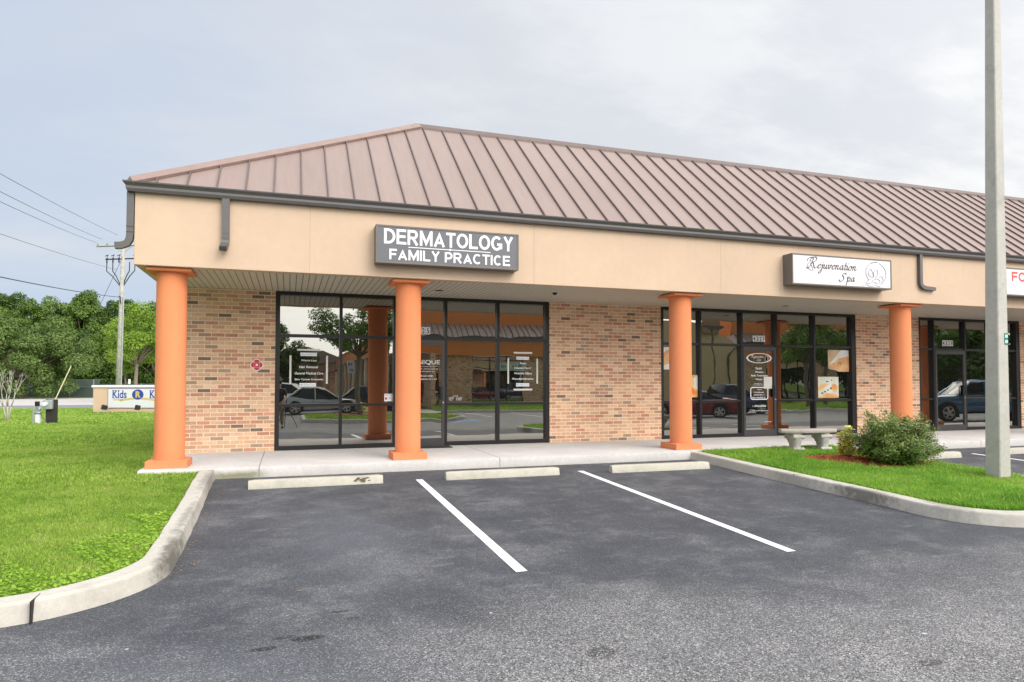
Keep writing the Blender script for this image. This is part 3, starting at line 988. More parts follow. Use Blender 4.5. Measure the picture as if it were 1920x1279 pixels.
def block_text(mb, word, x0, x1, z0, z1, y):
    """heavy grotesque capitals built stroke by stroke; each stroke 0.4 mm proud of the last"""
    t_ = .172; h = t_ / 2
    def bowl(xa, xb, za, zb, side=1):
        r_ = (zb - za) / 2; cx_ = xb - r_ * .95; cz_ = (za + zb) / 2
        return [(xa, zb)] + [(cx_ + r_ * .95 * math.sin(PI * k / 10), cz_ + r_ * math.cos(PI * k / 10)) for k in range(11)] + [(xa, za)]
    def oval(w_, a0, a1, n=26):
        return [(w_ / 2 + (w_ / 2 - h) * math.cos(math.radians(a0 + (a1 - a0) * k / n)), .5 + (.5 - h) * math.sin(math.radians(a0 + (a1 - a0) * k / n))) for k in range(n + 1)]
    V_ = [(h, 0), (h, 1)]
    G_ = {'D': (.78, [V_, bowl(h, .78 - h, h, 1 - h)]), 'E': (.68, [V_, [(h, 1 - h), (.66, 1 - h)], [(h, .52), (.62, .52)], [(h, h), (.68, h)]]),
          'R': (.78, [V_, bowl(h, .72 - h, .47, 1 - h), [(.36, .47), (.68, 0)]]), 'M': (.90, [V_, [(.90 - h, 0), (.90 - h, 1)], [(.10, .93), (.45, .16), (.80, .93)]]),
          'A': (.82, [[(.09, 0), (.41, .80), (.73, 0)], [(.24, .27), (.58, .27)]]), 'T': (.68, [[(.34, 0), (.34, 1)], [(0, 1 - h), (.68, 1 - h)]]),
          'O': (.84, ['c', oval(.84, 0, 346, 25)]), 'L': (.64, [V_, [(h, h), (.64, h)]]), 'G': (.84, [oval(.84, 45, 350), [(.46, .42), (.84 - h, .42), (.84 - h, .12)]]),
          'Y': (.76, [[(.09, 1), (.38, .5), (.67, 1)], [(.38, 0), (.38, .52)]]), 'F': (.64, [V_, [(h, 1 - h), (.64, 1 - h)], [(h, .50), (.58, .50)]]), 'I': (.19, [V_]),
          'P': (.70, [V_, bowl(h, .70 - h, .40, 1 - h)]), 'C': (.78, [oval(.80, 48, 312)]), ' ': (.26, [])}
    gap = .09; tot = sum(G_[c_][0] for c_ in word) + gap * (len(word) - 1); sx = (x1 - x0) / tot; sz = z1 - z0; x = x0
    for c_ in word:
        w_, st = G_[c_]; k = 0; closed = False
        for s_ in st:
            if s_ == 'c': closed = True; continue
            ribbon(mb, [(x + px * sx, z0 + pz * sz) for px, pz in s_], t_ * (sx + sz) / 2, y - .0005 * k, closed=closed); k += 1
        x += (w_ + gap) * sx
# DERMATOLOGY sign (its front face sits about 0.2 m in front of the fascia)
t, a, b, c, d, fy = cabinet_sign('dark grey box sign reading DERMATOLOGY FAMILY PRACTICE in white letters', 1.285, 3.69, 3.185, 3.80, M['signgrey'])
mb = MB(); block_text(mb, 'DERMATOLOGY', a + .13, b - .10, c + .315, d - .055, fy); mb.build('lettering', M['letterwhite'], t)
mb = MB(); block_text(mb, 'FAMILY PRACTICE', a + .215, b - .155, c + .065, c + .235, fy); mb.build('lettering', M['letterwhite'], t)
mb = MB(); mb.box(a + .52, b - .50, fy - .001, fy + .004, c + .270, c + .282)
mb.prism([(-.0 + .03, c + .276), (.03 - .022, c + .276 - .022), (.03 - .044, c + .276), (.03 - .022, c + .276 + .022)], fy - .002, fy + .004); mb.build('divider_line', M['letterwhite'], t)
# Rejuvenation Spa sign
t, a, b, c, d, fy = cabinet_sign('white box sign reading Rejuvenation Spa in burgundy script with a flower drawing', 9.36, 11.90, 3.215, 3.83, M['signwhite'], depth=.26)
def script(mb, word, x0, z0, h, sl=.30, wmin=.010, wmax=.028, sx=1.0):
    """hand-drawn slanted script, one list of strokes per letter; unit x-height = 1"""
    L = {
        'R': (2.0, [[(-.9, 1.6), (-.8, 2.1), (-.1, 2.45), (.5, 2.2), (.35, 1.2), (.1, .3), (-.35, -.15), (-.75, .1)], [(-.2, 1.5), (.0, 2.2), (.7, 2.6), (1.35, 2.35), (1.25, 1.75), (.6, 1.35), (.35, 1.3), (.8, 1.1), (1.1, .35), (1.5, .0), (1.9, .3)]]),
        'e': (.95, [[(.1, .45), (.5, .6), (.75, .85), (.5, 1.0), (.2, .75), (.12, .3), (.4, 0), (.7, .1), (.95, .4)]]),
        'j': (.6, [[(.1, .6), (.35, 1.0), (.35, .2), (.2, -.9), (-.1, -1.15), (-.3, -.9), (.1, -.4), (.6, .3)], [(.33, 1.45), (.38, 1.52), (.43, 1.45)]]),
        'u': (1.15, [[(0, .7), (.2, 1.0), (.2, .25), (.4, 0), (.65, .2), (.8, .95), (.78, .2), (.95, 0), (1.15, .35)]]),
        'v': (1.05, [[(0, .7), (.2, 1.0), (.28, .4), (.4, 0), (.65, .35), (.72, 1.0), (.9, .8), (1.05, .85)]]),
        'n': (1.2, [[(0, .7), (.18, 1.0), (.18, .5), (.15, 0), (.2, .5), (.5, 1.0), (.7, .8), (.66, .2), (.85, 0), (1.15, .4)]]),
        'a': (1.1, [[(.75, .85), (.45, 1.0), (.12, .6), (.2, .05), (.5, .1), (.75, .7), (.78, 1.0), (.74, .2), (.9, 0), (1.1, .35)]]),
        't': (.7, [[(.35, 1.8), (.3, .8), (.3, .1), (.5, 0), (.7, .35)], [(.02, 1.05), (.65, 1.05)]]),
        'i': (.55, [[(0, .7), (.2, 1.0), (.2, .2), (.35, 0), (.55, .35)], [(.22, 1.45), (.27, 1.52), (.32, 1.45)]]),
        'o': (1.05, [[(.5, 1.0), (.15, .7), (.18, .1), (.55, .02), (.8, .45), (.65, .95), (.5, 1.0), (.75, .8), (1.05, .85)]]),
        'S': (1.6, [[(-.5, .3), (-.2, -.1), (.4, .0), (.75, .6), (.45, 1.2), (.15, 1.5), (.5, 2.0), (1.0, 2.0), (1.05, 1.65)]]),
        'p': (1.15, [[(0, .7), (.25, 1.0), (.2, .2), (.12, -1.1)], [(.2, .5), (.5, 1.0), (.85, .8), (.8, .2), (.45, 0), (.25, .15)]]),
    }
    x = x0
    for ch in word:
        adv, strokes = L[ch]
        for st in strokes:
            put_stroke(mb, [(x + (px * sx + pz * sl) * h, z0 + pz * h) for px, pz in st], fy, wmin, wmax, .55)
        x += adv * h * sx
    return x
mb = MB()
script(mb, 'Rejuvenation', a + .42, c + .345, .085, sx=1.12)
script(mb, 'Spa', a + 1.20, c + .118, .078, sx=1.2)
mb.build('lettering', M['burgundy'], t)
mb = MB()
for pts in ([(.62, .16), (.55, .30), (.58, .44), (.70, .53), (.84, .54)], [(.90, .53), (1.02, .45), (1.08, .33), (1.05, .20), (.97, .11)],
            [(.60, .30), (.66, .40), (.72, .34), (.75, .24), (.66, .24), (.60, .30)], [(.78, .20), (.86, .30), (.84, .38), (.76, .34), (.74, .24)], [(.70, .20), (.60, .16), (.56, .10), (.68, .11), (.74, .18)],
            [(.76, .18), (.84, .20), (.92, .16), (.84, .10), (.76, .14)], [(.44, .035), (.56, .07), (.66, .04), (.80, .06), (.92, .04)], [(.90, .22), (.95, .26), (1.0, .20), (.95, .12), (.90, .08)],
            [(-.80, .50), (-.92, .42), (-.90, .32), (-.80, .30), (-.86, .44)], [(.14, .24), (.06, .20), (.10, .12), (.18, .14)]):
    put_stroke(mb, [(px + .04, c + pz) for px, pz in pts], fy, .008, .022, .5)
for k in range(7): mb.box(1.12 + k * .022, 1.135 + k * .022, fy, fy + .003, c + .055, c + .062)
mb.build('flower_drawing', M['greyink'], t)
mb = MB(); put_stroke(mb, [(.72, c + .50), (.80, c + .545), (.90, c + .55)], fy - .001, .006, .022, .2); mb.build('accent_mark', M['burgundy'], t)
# third sign, cut by the frame
t, a, b, c, d, fy = cabinet_sign('white box sign with red letters FO, right of the concrete pole', 15.25, 17.9, 3.24, 3.87, M['signwhite'], depth=.24)
mb = MB(); block_text(mb, 'FO', a + .20, a + .66, c + .33, c + .54, fy); mb.build('lettering', M['signred'], t)

# fire plaque on the brick
t = thing('fire_plaque', 'red maltese cross plaque with white rim on the tan brick wall', 'plaque', (-.577, 0, 1.605))
def cross(r, k=1.0):
    pts = []
    for i in range(4):
        a0 = i * PI / 2
        for da, rr in ((-.42, .98), (-.22, 1.0), (0, 1.06), (.22, 1.0), (.42, .98), (PI / 4, .84)):
            pts.append((rr * r * math.cos(a0 + da), rr * r * math.sin(a0 + da)))
    return pts
MB().prism(cross(.112), -.006, -.001).build('rim', M['white'], t)
MB().prism(cross(.098), -.008, -.0055).build('field', M['pink'], t)
mb = MB()
for i in range(4):
    a0 = i * PI / 2
    pr = [(r * math.cos(a0 + da), r * math.sin(a0 + da)) for r, da in ((.058, -.5), (.093, -.52), (.1, 0), (.093, .52), (.058, .5), (.062, 0))]
    mb.prism(pr, -.0105, -.0075)
def annulus(mb, r0, r1, y0, y1, n=28, cx=0, cz=0, ex=1.0):
    vs = []; fs = []
    for i in range(n):
        ca, sa = math.cos(2 * PI * i / n), math.sin(2 * PI * i / n)
        vs += [(cx + r0 * ca * ex, y0, cz + r0 * sa), (cx + r1 * ca * ex, y0, cz + r1 * sa), (cx + r1 * ca * ex, y1, cz + r1 * sa), (cx + r0 * ca * ex, y1, cz + r0 * sa)]
    for i in range(n):
        j = (i + 1) % n
        for k in range(4): fs.append((4 * i + k, 4 * j + k, 4 * j + (k + 1) % 4, 4 * i + (k + 1) % 4))
    mb.add(vs, fs)
annulus(mb, .026, .048, -.0105, -.0075)
mb.build('emblem', M['red'], t)
MB().prism([(.022 * math.cos(i * PI / 6), .022 * math.sin(i * PI / 6)) for i in range(12)], -.0105, -.0075).build('centre', M['white'], t)

# soffit fittings
def dome_cam(x, y, label):
    t = thing('security_camera', label, 'camera', (x, y, SOF + .010))
    MB().lathe([(.062, 0), (.064, -.02), (.055, -.045)], seg=24).build('housing', M['offwhite'], t, smooth=True, sharp=.7)
    MB().lathe([(.048, -.044), (.046, -.062), (.033, -.082), (.012, -.092)], seg=20).build('dome', M['black'], t, smooth=True)
dome_cam(4.70, -1.72, 'small dome security camera under the soffit, right of the dermatology sign')
def downlight(x, y, label):
    t = thing('recessed_light', label, 'ceiling light', (x, y, SOF + .010), group='recessed lights in the soffit')
    mb = MB(); annulus(mb, .062, .078, 0, .006)
    V = [(q[0], q[2], -.004 + q[1] * .5) for q in mb.v]; mb.v = V
    mb.build('trim_ring', M['cabinet'], t)
    MB().lathe([(.064, .0), (.062, -.0025)], seg=24).build('lens', M['black'], t)
downlight(2.65, -.99, 'dark recessed light in the soffit beside the second column')
downlight(10.60, -.98, 'dark recessed light in the soffit above the spa door')

# door mat
tag(MB().box(2.05, 3.06, -.44, -.06, .001, .014).build('door_mat', simple('mat_rubber', (.03, .028, .028), .95, var=.3, scale=60, bump=.8, bscale=150), bevel=.004), 'black rubber mat lying on the walk at the dermatology door', 'door mat')

# ------------------------------------------------------------------ lettering and posters on the glass
DY = GY - .004      # face of a decal on the window glass
ty = .031           # face of a decal on a door pane
KX = 1.0092         # places were measured a little in front of the glass
def px_(x): return x * KX
def pz_(z): return 1.264 + (z - 1.264) * KX
def squiggle(mb, x0, x1, z0, z1, y, seed=0):
    """text far too small to read: an irregular row of letter-sized ticks"""
    r = random.Random(seed); x = x0; h = z1 - z0
    while x < x1:
        wd = h * r.uniform(.35, .6)
        if x + wd > x1: break
        if r.random() > .12:
            k = r.randrange(3)
            mb.box(x, x + h * .14, y, y + .002, z0, z1 - (h * .25 if k else 0))
            if k != 1: mb.box(x + h * .14, x + wd * .8, y, y + .002, z0 + h * .35, z0 + h * .52)
            if k != 2: mb.box(x + wd * .66, x + wd * .8, y, y + .002, z0, z0 + h * .34)
        x += wd
def service_list(label, ox, lines, s=1.0):
    t = thing('window_lettering', label, 'window lettering', (0, DY, 0))
    X = lambda v: px_(ox + v)
    bars = MB(); bx = MB(); tx = MB(); sm = MB()
    return t, X, bars, bx, tx, sm
def lettering_block(label, L, R, topbar, box1, box2, lowbar, texts, side_z):
    t = thing('window_lettering', label, 'window lettering', (0, DY, 0))
    for (a, b, c, d) in ([topbar] if topbar else []) + ([lowbar] if lowbar else []) + [(L, L + .035, side_z[0], side_z[1]), (R - .035, R, side_z[0], side_z[1])]:
        MB().box(px_(a), px_(b), 0, .002, pz_(c), pz_(d)).build('bar', M['offwhite'], t)
    for i, (a, b, c, d) in enumerate((box1, box2)):
        so = MB().box(px_(a), px_(b), 0, .002, pz_(c), pz_(d)).build('sticker', M['white'], t); mb = MB()
        h = pz_(d) - pz_(c)
        squiggle(mb, px_(a) + .07, px_(b) - .02, pz_(c) + h * .36, pz_(c) + h * .66, -.003, i + 3)
        mb.box(px_(a) + .02, px_(a) + .05, -.003, .001, pz_(c) + h * .3, pz_(c) + h * .7)
        mb.build('sticker_print', M['lightblue'], so)
    mb = MB()
    for (s, a, b, c, d) in texts: put_text(mb, s, px_(a), px_(b), pz_(c), pz_(d), -.001, shear=.15, bold=.012, thick=.002)
    mb.build('lettering', M['letterwhite'], t)
lettering_block('white lettering listing General Medical Care and Skin Cancer Screening on left window', 0.0, .70, (.133, .558, 1.88, 1.915), (.195, .495, 1.78, 1.845), (.185, .482, 1.20, 1.268), None,
                [('Weight Loss', .215, .49, 1.67, 1.715), ('Hair Removal', .175, .52, 1.55, 1.597), ('General Medical Care', .095, .614, 1.430, 1.477), ('Skin Cancer Screening', .095, .62, 1.310, 1.357)], (1.255, 1.79))
lettering_block('white lettering listing Botox and Oxygen Facial on the window right of the door', 4.318, 4.998, (4.453, 4.869, 1.885, 1.922), (4.516, 4.797, 1.758, 1.822), (4.511, 4.798, 1.197, 1.266), (4.453, 4.869, 1.112, 1.150),
                [('Botox', 4.60, 4.735, 1.665, 1.705), ('Oxygen Facial', 4.475, 4.84, 1.555, 1.605), ('Wrinkle Fillers', 4.465, 4.86, 1.45, 1.495), ('Microdermabrasion', 4.418, 4.893, 1.335, 1.38)], (1.255, 1.785))
t = thing('door_lettering', 'white lettering UNIQUE on the glass of the dermatology door', 'window lettering', (0, ty, 0))
mb = MB(); put_text(mb, 'UNIQUE', 2.335, 2.895, 1.630, 1.735, -.001, bold=.004, thick=.002); mb.build('lettering', M['letterwhite'], t)
mb = MB()
for (a, b, c, d, s) in ((2.30, 2.86, 1.545, 1.565, 1), (2.30, 2.83, 1.49, 1.512, 2), (2.35, 2.78, 1.395, 1.435, 3), (2.30, 2.85, 1.335, 1.362, 4)): squiggle(mb, a, b, c, d, -.001, s)
mb.box(2.3, 2.86, -.001, .001, 1.60, 1.604)
mb.build('small_print', M['letterwhite'], t)
t = thing('window_lettering', 'small white opening hours lettering low on the pane beside the dermatology door', 'window lettering', (0, DY, 0))
mb = MB()
for (a, b, c, d, s) in ((3.18, 3.30, .995, 1.013, 5), (3.09, 3.21, .965, .982, 6), (3.26, 3.38, .965, .982, 7), (3.09, 3.21, .94, .957, 8), (3.26, 3.38, .94, .957, 9), (3.11, 3.18, .915, .932, 10), (3.25, 3.37, .915, .932, 11)): squiggle(mb, a, b, c, d, -.001, s)
mb.build('small_print', M['letterwhite'], t)
t = thing('window_sticker', 'white notice sticker low on the pane behind the second column', 'sticker', (0, DY, 0))
MB().box(1.79, 1.985, 0, .002, .905, 1.055).build('paper', M['white'], t)
mb = MB(); squiggle(mb, 1.80, 1.97, 1.025, 1.043, -.002, 12); squiggle(mb, 1.86, 1.97, .98, .99, -.002, 13); squiggle(mb, 1.86, 1.97, .955, .965, -.002, 14); mb.build('print', M['blue'], t)
MB().box(1.805, 1.845, -.002, .001, .94, .985).build('red_mark', M['signred'], t)
def number(label, num, x0, x1, z0, z1, y=GY - .004):
    t = thing('house_number', label, 'house number', (0, y, 0))
    mb = MB(); dg = MB(); n = len(num); wd = (x1 - x0) / n
    for i, ch in enumerate(num):
        a = x0 + i * wd
        mb.box(a + .002, a + wd - .004, 0, .002, z0, z1)
        V = None
        put_text(dg, ch, a + wd * .2, a + wd * .76, z0 + (z1 - z0) * .13, z0 + (z1 - z0) * .87, -.002, bold=.012, thick=.002)
    mb.build('number_plates', M['letterwhite'], t); dg.build('digits', M['black'], t)
number('white number tiles 4325 above the dermatology door', '4325', 2.33, 2.71, 2.255, 2.40)
number('white number tiles 4327 above the spa door', '4327', 10.55, 10.91, 2.265, 2.41)
number('white number tiles 4329 above the door left of the concrete pole', '4329', 16.65, 17.04, 2.265, 2.42)
# spa door
t = thing('door_lettering', 'white oval logo and service list lettering on the spa door', 'window lettering', (0, ty, 0))
mb = MB(); annulus(mb, .105, .122, 0, .002, 40, 10.68, 1.865, 3.0)
put_text(mb, 'Facials', 10.57, 10.76, 1.595, 1.65, -.001, shear=.2, bold=.015, thick=.002)
put_text(mb, 'Massage', 10.56, 10.80, 1.50, 1.555, -.001, shear=.2, bold=.015, thick=.002)
put_text(mb, 'Body Treatments', 10.44, 10.92, 1.415, 1.47, -.001, shear=.2, bold=.015, thick=.002)
put_text(mb, 'Waxing', 10.57, 10.77, 1.325, 1.38, -.001, shear=.2, bold=.015, thick=.002)
for (a, b, c, d, s) in ((10.53, 10.77, 1.245, 1.265, 21), (10.50, 10.80, 1.215, 1.232, 22), (10.62, 10.76, 1.10, 1.13, 23), (10.53, 10.82, 1.035, 1.065, 24), (10.52, 10.84, .975, 1.005, 25), (10.47, 10.87, .905, .94, 26), (10.48, 10.88, .70, .75, 27), (10.46, 10.93, .60, .622, 28), (10.80, 11.02, .335, .35, 29)): squiggle(mb, a, b, c, d, -.001, s)
def rrect(mb, x0, x1, z0, z1, r, wd, y):
    pts = []
    for cx, cz, a0 in ((x1 - r, z1 - r, 0), (x0 + r, z1 - r, 90), (x0 + r, z0 + r, 180), (x1 - r, z0 + r, 270)):
        for k in range(6): pts.append((cx, cz, math.radians(a0 + 18 * k)))
    n = len(pts); vs = [(c + r * math.cos(t_), y, z + r * math.sin(t_)) for c, z, t_ in pts] + [(c + (r - wd) * math.cos(t_), y, z + (r - wd) * math.sin(t_)) for c, z, t_ in pts]
    mb.add(vs, [(i, (i + 1) % n, n + (i + 1) % n, n + i) for i in range(n)])
rrect(mb, 10.42, 10.93, .87, 1.175, .06, .022, 0)
fy = 0.0
script(mb, 'Rejuvenation', 10.46, 1.875, .028, wmin=.004, wmax=.008)
script(mb, 'Spa', 10.62, 1.805, .028, wmin=.004, wmax=.008)
put_stroke(mb, [(10.86, 1.80), (10.85, 1.87), (10.89, 1.92), (10.94, 1.89), (10.93, 1.82), (10.88, 1.79)], 0, .004, .009, .5)
mb.build('lettering', M['letterwhite'], t)
tag(MB().box(10.80, 11.04, ty - .008, ty - .002, 1.135, 1.42).build('paper_notice', M['offwhite']), 'white sheet of paper taped to the spa door glass', 'notice')
# posters behind / on the spa windows
def poster(label, x0, x1, z0, z1, parts):
    t = thing('window_poster', label, 'poster', (x0, DY, z0))
    W, H = x1 - x0, z1 - z0
    MB().box(0, W, 0, .003, 0, H).build('poster_sheet', parts[0], t)
    for i, (nm, mm, polys) in enumerate(parts[1]):
        mb = MB()
        for pl in polys: mb.prism([(x * W, z * H) for x, z in pl], -.0012 * (i + 1), .001)
        mb.build(nm, mm, t)
def ell(cx, cz, rx, rz, a=0, n=18):
    return [(cx + rx * math.cos(2 * PI * i / n) * math.cos(a) - rz * math.sin(2 * PI * i / n) * math.sin(a), cz + rx * math.cos(2 * PI * i / n) * math.sin(a) + rz * math.sin(2 * PI * i / n) * math.cos(a)) for i in range(n)]
skin1 = m_orange_poster('poster_skin', [(.3, (.75, .28, .10)), (.5, (.85, .45, .20)), (.7, (.90, .62, .35))], 4)
skin2 = m_orange_poster('poster_hand', [(.3, (.80, .33, .10)), (.5, (.88, .50, .18)), (.7, (.92, .62, .30))], 6, 3)
towel = m_orange_poster('poster_towel', [(.3, (.75, .76, .74)), (.6, (.88, .88, .87))], 5, 6)
cream = m_orange_poster('poster_cream', [(.3, (.66, .68, .55)), (.5, (.80, .80, .70)), (.7, (.88, .87, .80))], 4, 9)
tanp = m_orange_poster('poster_tan', [(.3, (.50, .33, .17)), (.6, (.70, .52, .32))], 3, 2)
stone = simple('poster_stone', (.03, .025, .02), .4)
poster('poster of hands massaging a person under a white towel, right spa window', 12.80, 13.46, 1.555, 2.10, (tanp, [
    ('towel_print', towel, [[(.05, .35), (.30, .62), (.62, 1), (.95, 1), (1, .72), (.7, .66), (.45, .55), (.2, .28)]]),
    ('skin_print', skin1, [[(.05, .34), (.3, .42), (.5, .6), (.75, .66), (1, .62), (1, 0), (.5, 0), (.25, .12)]]),
    ('hand_print', skin2, [ell(.42, .42, .15, .09, 1.1), ell(.52, .36, .14, .07, 1.3), ell(.62, .40, .16, .06, 1.5), ell(.74, .42, .16, .05, 1.7)]),
    ('shadow_print', stone, [[(0, 0), (.0, .14), (.12, .10), (.35, .06), (.48, 0)]])]))
poster('square poster of a stone massage with dark pebbles, right spa window', 12.48, 13.12, .90, 1.425, (cream, [
    ('skin_print', skin2, [[(0, .48), (.1, .62), (.35, .70), (.52, .62), (.3, .50), (.12, .36), (0, .34)], [(.05, .0), (.15, .12), (.4, .22), (.75, .2), (1, .08), (1, 0)], ell(.8, .48, .14, .2, .3)]),
    ('stone_print', stone, [ell(.44, .77, .06, .03), ell(.20, .22, .06, .035, .2), ell(.33, .29, .055, .033, .2), ell(.48, .37, .045, .03), ell(.62, .45, .04, .05), ell(.66, .84, .03, .03)])]))
poster('poster of a face with a towel at the left edge of the spa window', 8.06, 8.30, 1.58, 2.09, (towel, [
    ('skin_print', skin1, [[(0, .15), (.3, .2), (1, .3), (1, .85), (.5, .9), (.2, .7), (0, .6)]]), ('hair_print', stone, [[(0, .3), (.12, .35), (.15, .6), (0, .7)]])]))
poster('orange flower poster beside the third column', 8.66, 9.0, .94, 1.455, (skin2, [
    ('petal_print', simple('petal', (.85, .22, .03), .5), [ell(.3, .75, .3, .12, .7), ell(.6, .3, .3, .12, -.6), ell(.3, .2, .25, .1, .4)]),
    ('towel_print', towel, [[(.95, 1), (1, 1), (1, .3), (.75, .5), (.7, .8)]])]))
tag(MB().box(2.985, 3.045, GY - .035 - .06, .03, 1.285, 1.365).build('door_intercom', M['black'], bevel=.006), 'small dark box on the frame right of the dermatology door', 'intercom')

# ================================================================== NEAR OBJECTS
# ------------------------------------------------------------------ wheel stops
def wheel_stop(label, x, y, chipped=False, rz=0):
    n = 24; rings = []
    rr = random.Random(int(x * 10))
    for i in range(n + 1):
        u = -.915 + 1.83 * i / n
        e = 0.03 if i in (0, n) else 0
        k = .92 if i in (0, n) else 1
        j = rr.uniform(-.003, .003)
        top = .118 * k; d = 0
        if chipped and .42 < u < .80: d = .035 * math.sin((u - .42) / .38 * PI) * rr.uniform(.5, 1)
        rings.append([(u - e * 0, -.075 * k + d * .5, -.01), (u, -.075 * k + j + d * .6, .022), (u, -.05 * k + d + j, top - .012 - d), (u, -.038 * k + d * .6, top - d * .6), (u, .038 * k, top - d * .2), (u, .05 * k, top - .012), (u, .075 * k, .022), (u, .075 * k, -.01)])
    mb = MB().loft(rings)
    for vx in (-.6, .6): pass
    o = mb.build('wheel_stop', M['stop'], smooth=True, sharp=.5)
    o.location = (x, y, gz(y) - .002); o.rotation_euler = (math.radians(-1.6) * 0, 0, rz)
    tag(o, label, 'wheel stop', 'wheel stops at the heads of the parking spaces')
    return o
ws = wheel_stop('pale concrete wheel stop with a broken dark chip at one end, nearest the left kerb', .395, -3.375, chipped=True)
# dark broken patch on the chipped stop is real missing material over darker aggregate
cb = MB()
rr = random.Random(4)
for k in range(26):
    u = rr.gauss(.60, .085); v = rr.uniform(-.062, -.035); z = .035 + (v + .062) / .03 * .06
    a = rr.uniform(.012, .034)
    cb.add([(u - a, v - .006, z - a * .35), (u + a * .8, v - .007, z - a * .2), (u + a, v - .002, z + a * .3), (u - a * .4, v - .001, z + a * .4)], [(0, 1, 2, 3)])
cbo = cb.build('broken_patch', simple('broken_aggregate', (.13, .10, .075), .95, var=.5, scale=40), ws)
wheel_stop('intact pale concrete wheel stop between the two white lines', 3.165, -3.37)
wheel_stop('pale concrete wheel stop beside the grass island, below the third column', 5.90, -3.43, rz=-.012)
wheel_stop('pale concrete wheel stop beyond the round shrub', 11.62, -3.52)
wheel_stop('pale concrete wheel stop right of the concrete light pole', 14.6, -3.4)

# ------------------------------------------------------------------ concrete light pole
pz = islz(9.84, -6.2)
t = thing('light_pole', 'tall square tapered pale concrete light pole on the grass island', 'light pole', (9.92, -6.17, pz - .05))
mb = MB()
def sq(h, ch=.02): return [(-h, -h + ch), (-h + ch, -h), (h - ch, -h), (h, -h + ch), (h, h - ch), (h - ch, h), (-h + ch, h), (-h, h - ch)]
mb.loft([[(x + .016 * z, y, z) for x, y in sq(.114 - .0058 * z, .012)] for z in (0, 2, 4, 6, 8, 10.2)])
mb.build('shaft', M['pole'], t)
mb = MB().tube([(.16, 0, 10.1), (.16, 0, 10.5), (.5, -.6, 10.6)], .04, 8); mb.build('arm', M['bronze'], t)
MB().box(.3, .8, -.95, -.45, 10.55, 10.68).build('lamp_head', M['bronze'], t, bevel=.02)
# faint joint marks and number plate
tagm = MB().box(.052, .125, -.1065, -.1005, 2.02, 2.19); o = tagm.build('pole_tag', M['teal'], t)
o['label'] = 'dark green tag with two pale bars'
mb = MB(); mb.box(.06, .117, -.109, -.106, 2.125, 2.17); mb.box(.06, .117, -.109, -.106, 2.045, 2.09); mb.build('tag_bar', M['tealpale'], o)

# ------------------------------------------------------------------ concrete bench
t = thing('garden_bench', 'small curved concrete bench with two carved scroll legs on the grass', 'bench', (9.50, -2.86, islz(9.5, -2.86) - .02), rz=math.radians(-6))
mb = MB(); rings = []
n = 18; L_ = .57; R_ = 1.55
for i in range(n + 1):
    s_ = -1 + 2 * i / n; a_ = s_ * L_ / R_
    k = 1 - .22 * abs(s_) ** 8
    cx, cy = R_ * math.sin(a_), R_ - R_ * math.cos(a_)      # bows towards the viewer
    nx, ny = -math.sin(a_), math.cos(a_)
    hw = .165 * k
    sec = [(-hw * .96, .375), (-hw, .39), (-hw * 1.02, .415), (-hw * .97, .435), (-hw * .85, .445), (hw * .85, .445), (hw * .97, .435), (hw * 1.02, .415), (hw, .39), (hw * .96, .375)]
    rings.append([(cx + nx * u, cy + ny * u, z) for u, z in sec])
mb.loft(rings); mb.build('seat', m_concrete('bench_seat', (.40, .365, .32), .6, 4), t, smooth=True, sharp=.7)
for sx in (-1, 1):
    mb = MB(); a_ = sx * .30 / R_; cx, cy = R_ * math.sin(a_), R_ - R_ * math.cos(a_)
    prof = [(.0, .145, .095), (.03, .15, .10), (.07, .125, .085), (.12, .105, .078), (.18, .12, .085), (.24, .15, .10), (.30, .165, .112), (.35, .155, .108), (.376, .155, .11)]
    rings = []
    for z, hy, hx in prof:
        rings.append([(cx + hx * math.copysign(abs(math.cos(q)) ** .6, math.cos(q)), cy + hy * math.copysign(abs(math.sin(q)) ** .6, math.sin(q)) - .015 * math.sin(z * 14), z) for q in [2 * PI * k / 20 for k in range(20)]])
    mb.loft(rings)
    for zz_ in (.30, .06):        # scroll bosses on the front and back
        for sy in (-1, 1): mb.tube([(cx - hx - .004, cy + sy * .115, zz_), (cx + hx + .004, cy + sy * .115, zz_)], .042, 12)
    mb.build('leg', M['bench'], t, smooth=True, sharp=.8)

# ------------------------------------------------------------------ grass blades
RNG = np.random.default_rng(11)
def blades(name, pts, zf, hmin, hmax, wd, m_, lean=.55):
    n = len(pts)
    x, y = pts[:, 0], pts[:, 1]
    z = np.array([zf(a, b) for a, b in pts])
    a = RNG.uniform(0, 2 * PI, n); h = RNG.uniform(hmin, hmax, n) * (1 + .35 * np.sin(x * 1.9 + 1.3 * np.sin(y * 2.1)) * .6)
    ln = np.abs(RNG.normal(0, lean, n)) * h; la = RNG.uniform(0, 2 * PI, n)
    w_ = wd * RNG.uniform(.6, 1.3, n)
    V = np.empty((n, 5, 3))
    dx, dy = np.cos(a) * w_ / 2, np.sin(a) * w_ / 2
    lx, ly = np.cos(la) * ln, np.sin(la) * ln
    V[:, 0] = np.stack([x - dx, y - dy, z - .01], 1); V[:, 1] = np.stack([x + dx, y + dy, z - .01], 1)
    V[:, 2] = np.stack([x + dx * .8 + lx * .35, y + dy * .8 + ly * .35, z + h * .6], 1); V[:, 3] = np.stack([x - dx * .8 + lx * .35, y - dy * .8 + ly * .35, z + h * .6], 1)
    V[:, 4] = np.stack([x + lx, y + ly, z + h * .95], 1)
    base = np.arange(n)[:, None] * 5
    F = np.concatenate([base + np.array([[0, 1, 2]]), base + np.array([[0, 2, 3]]), base + np.array([[3, 2, 4]])])
    return fast_mesh(name, V.reshape(-1, 3), F, 3, m_)
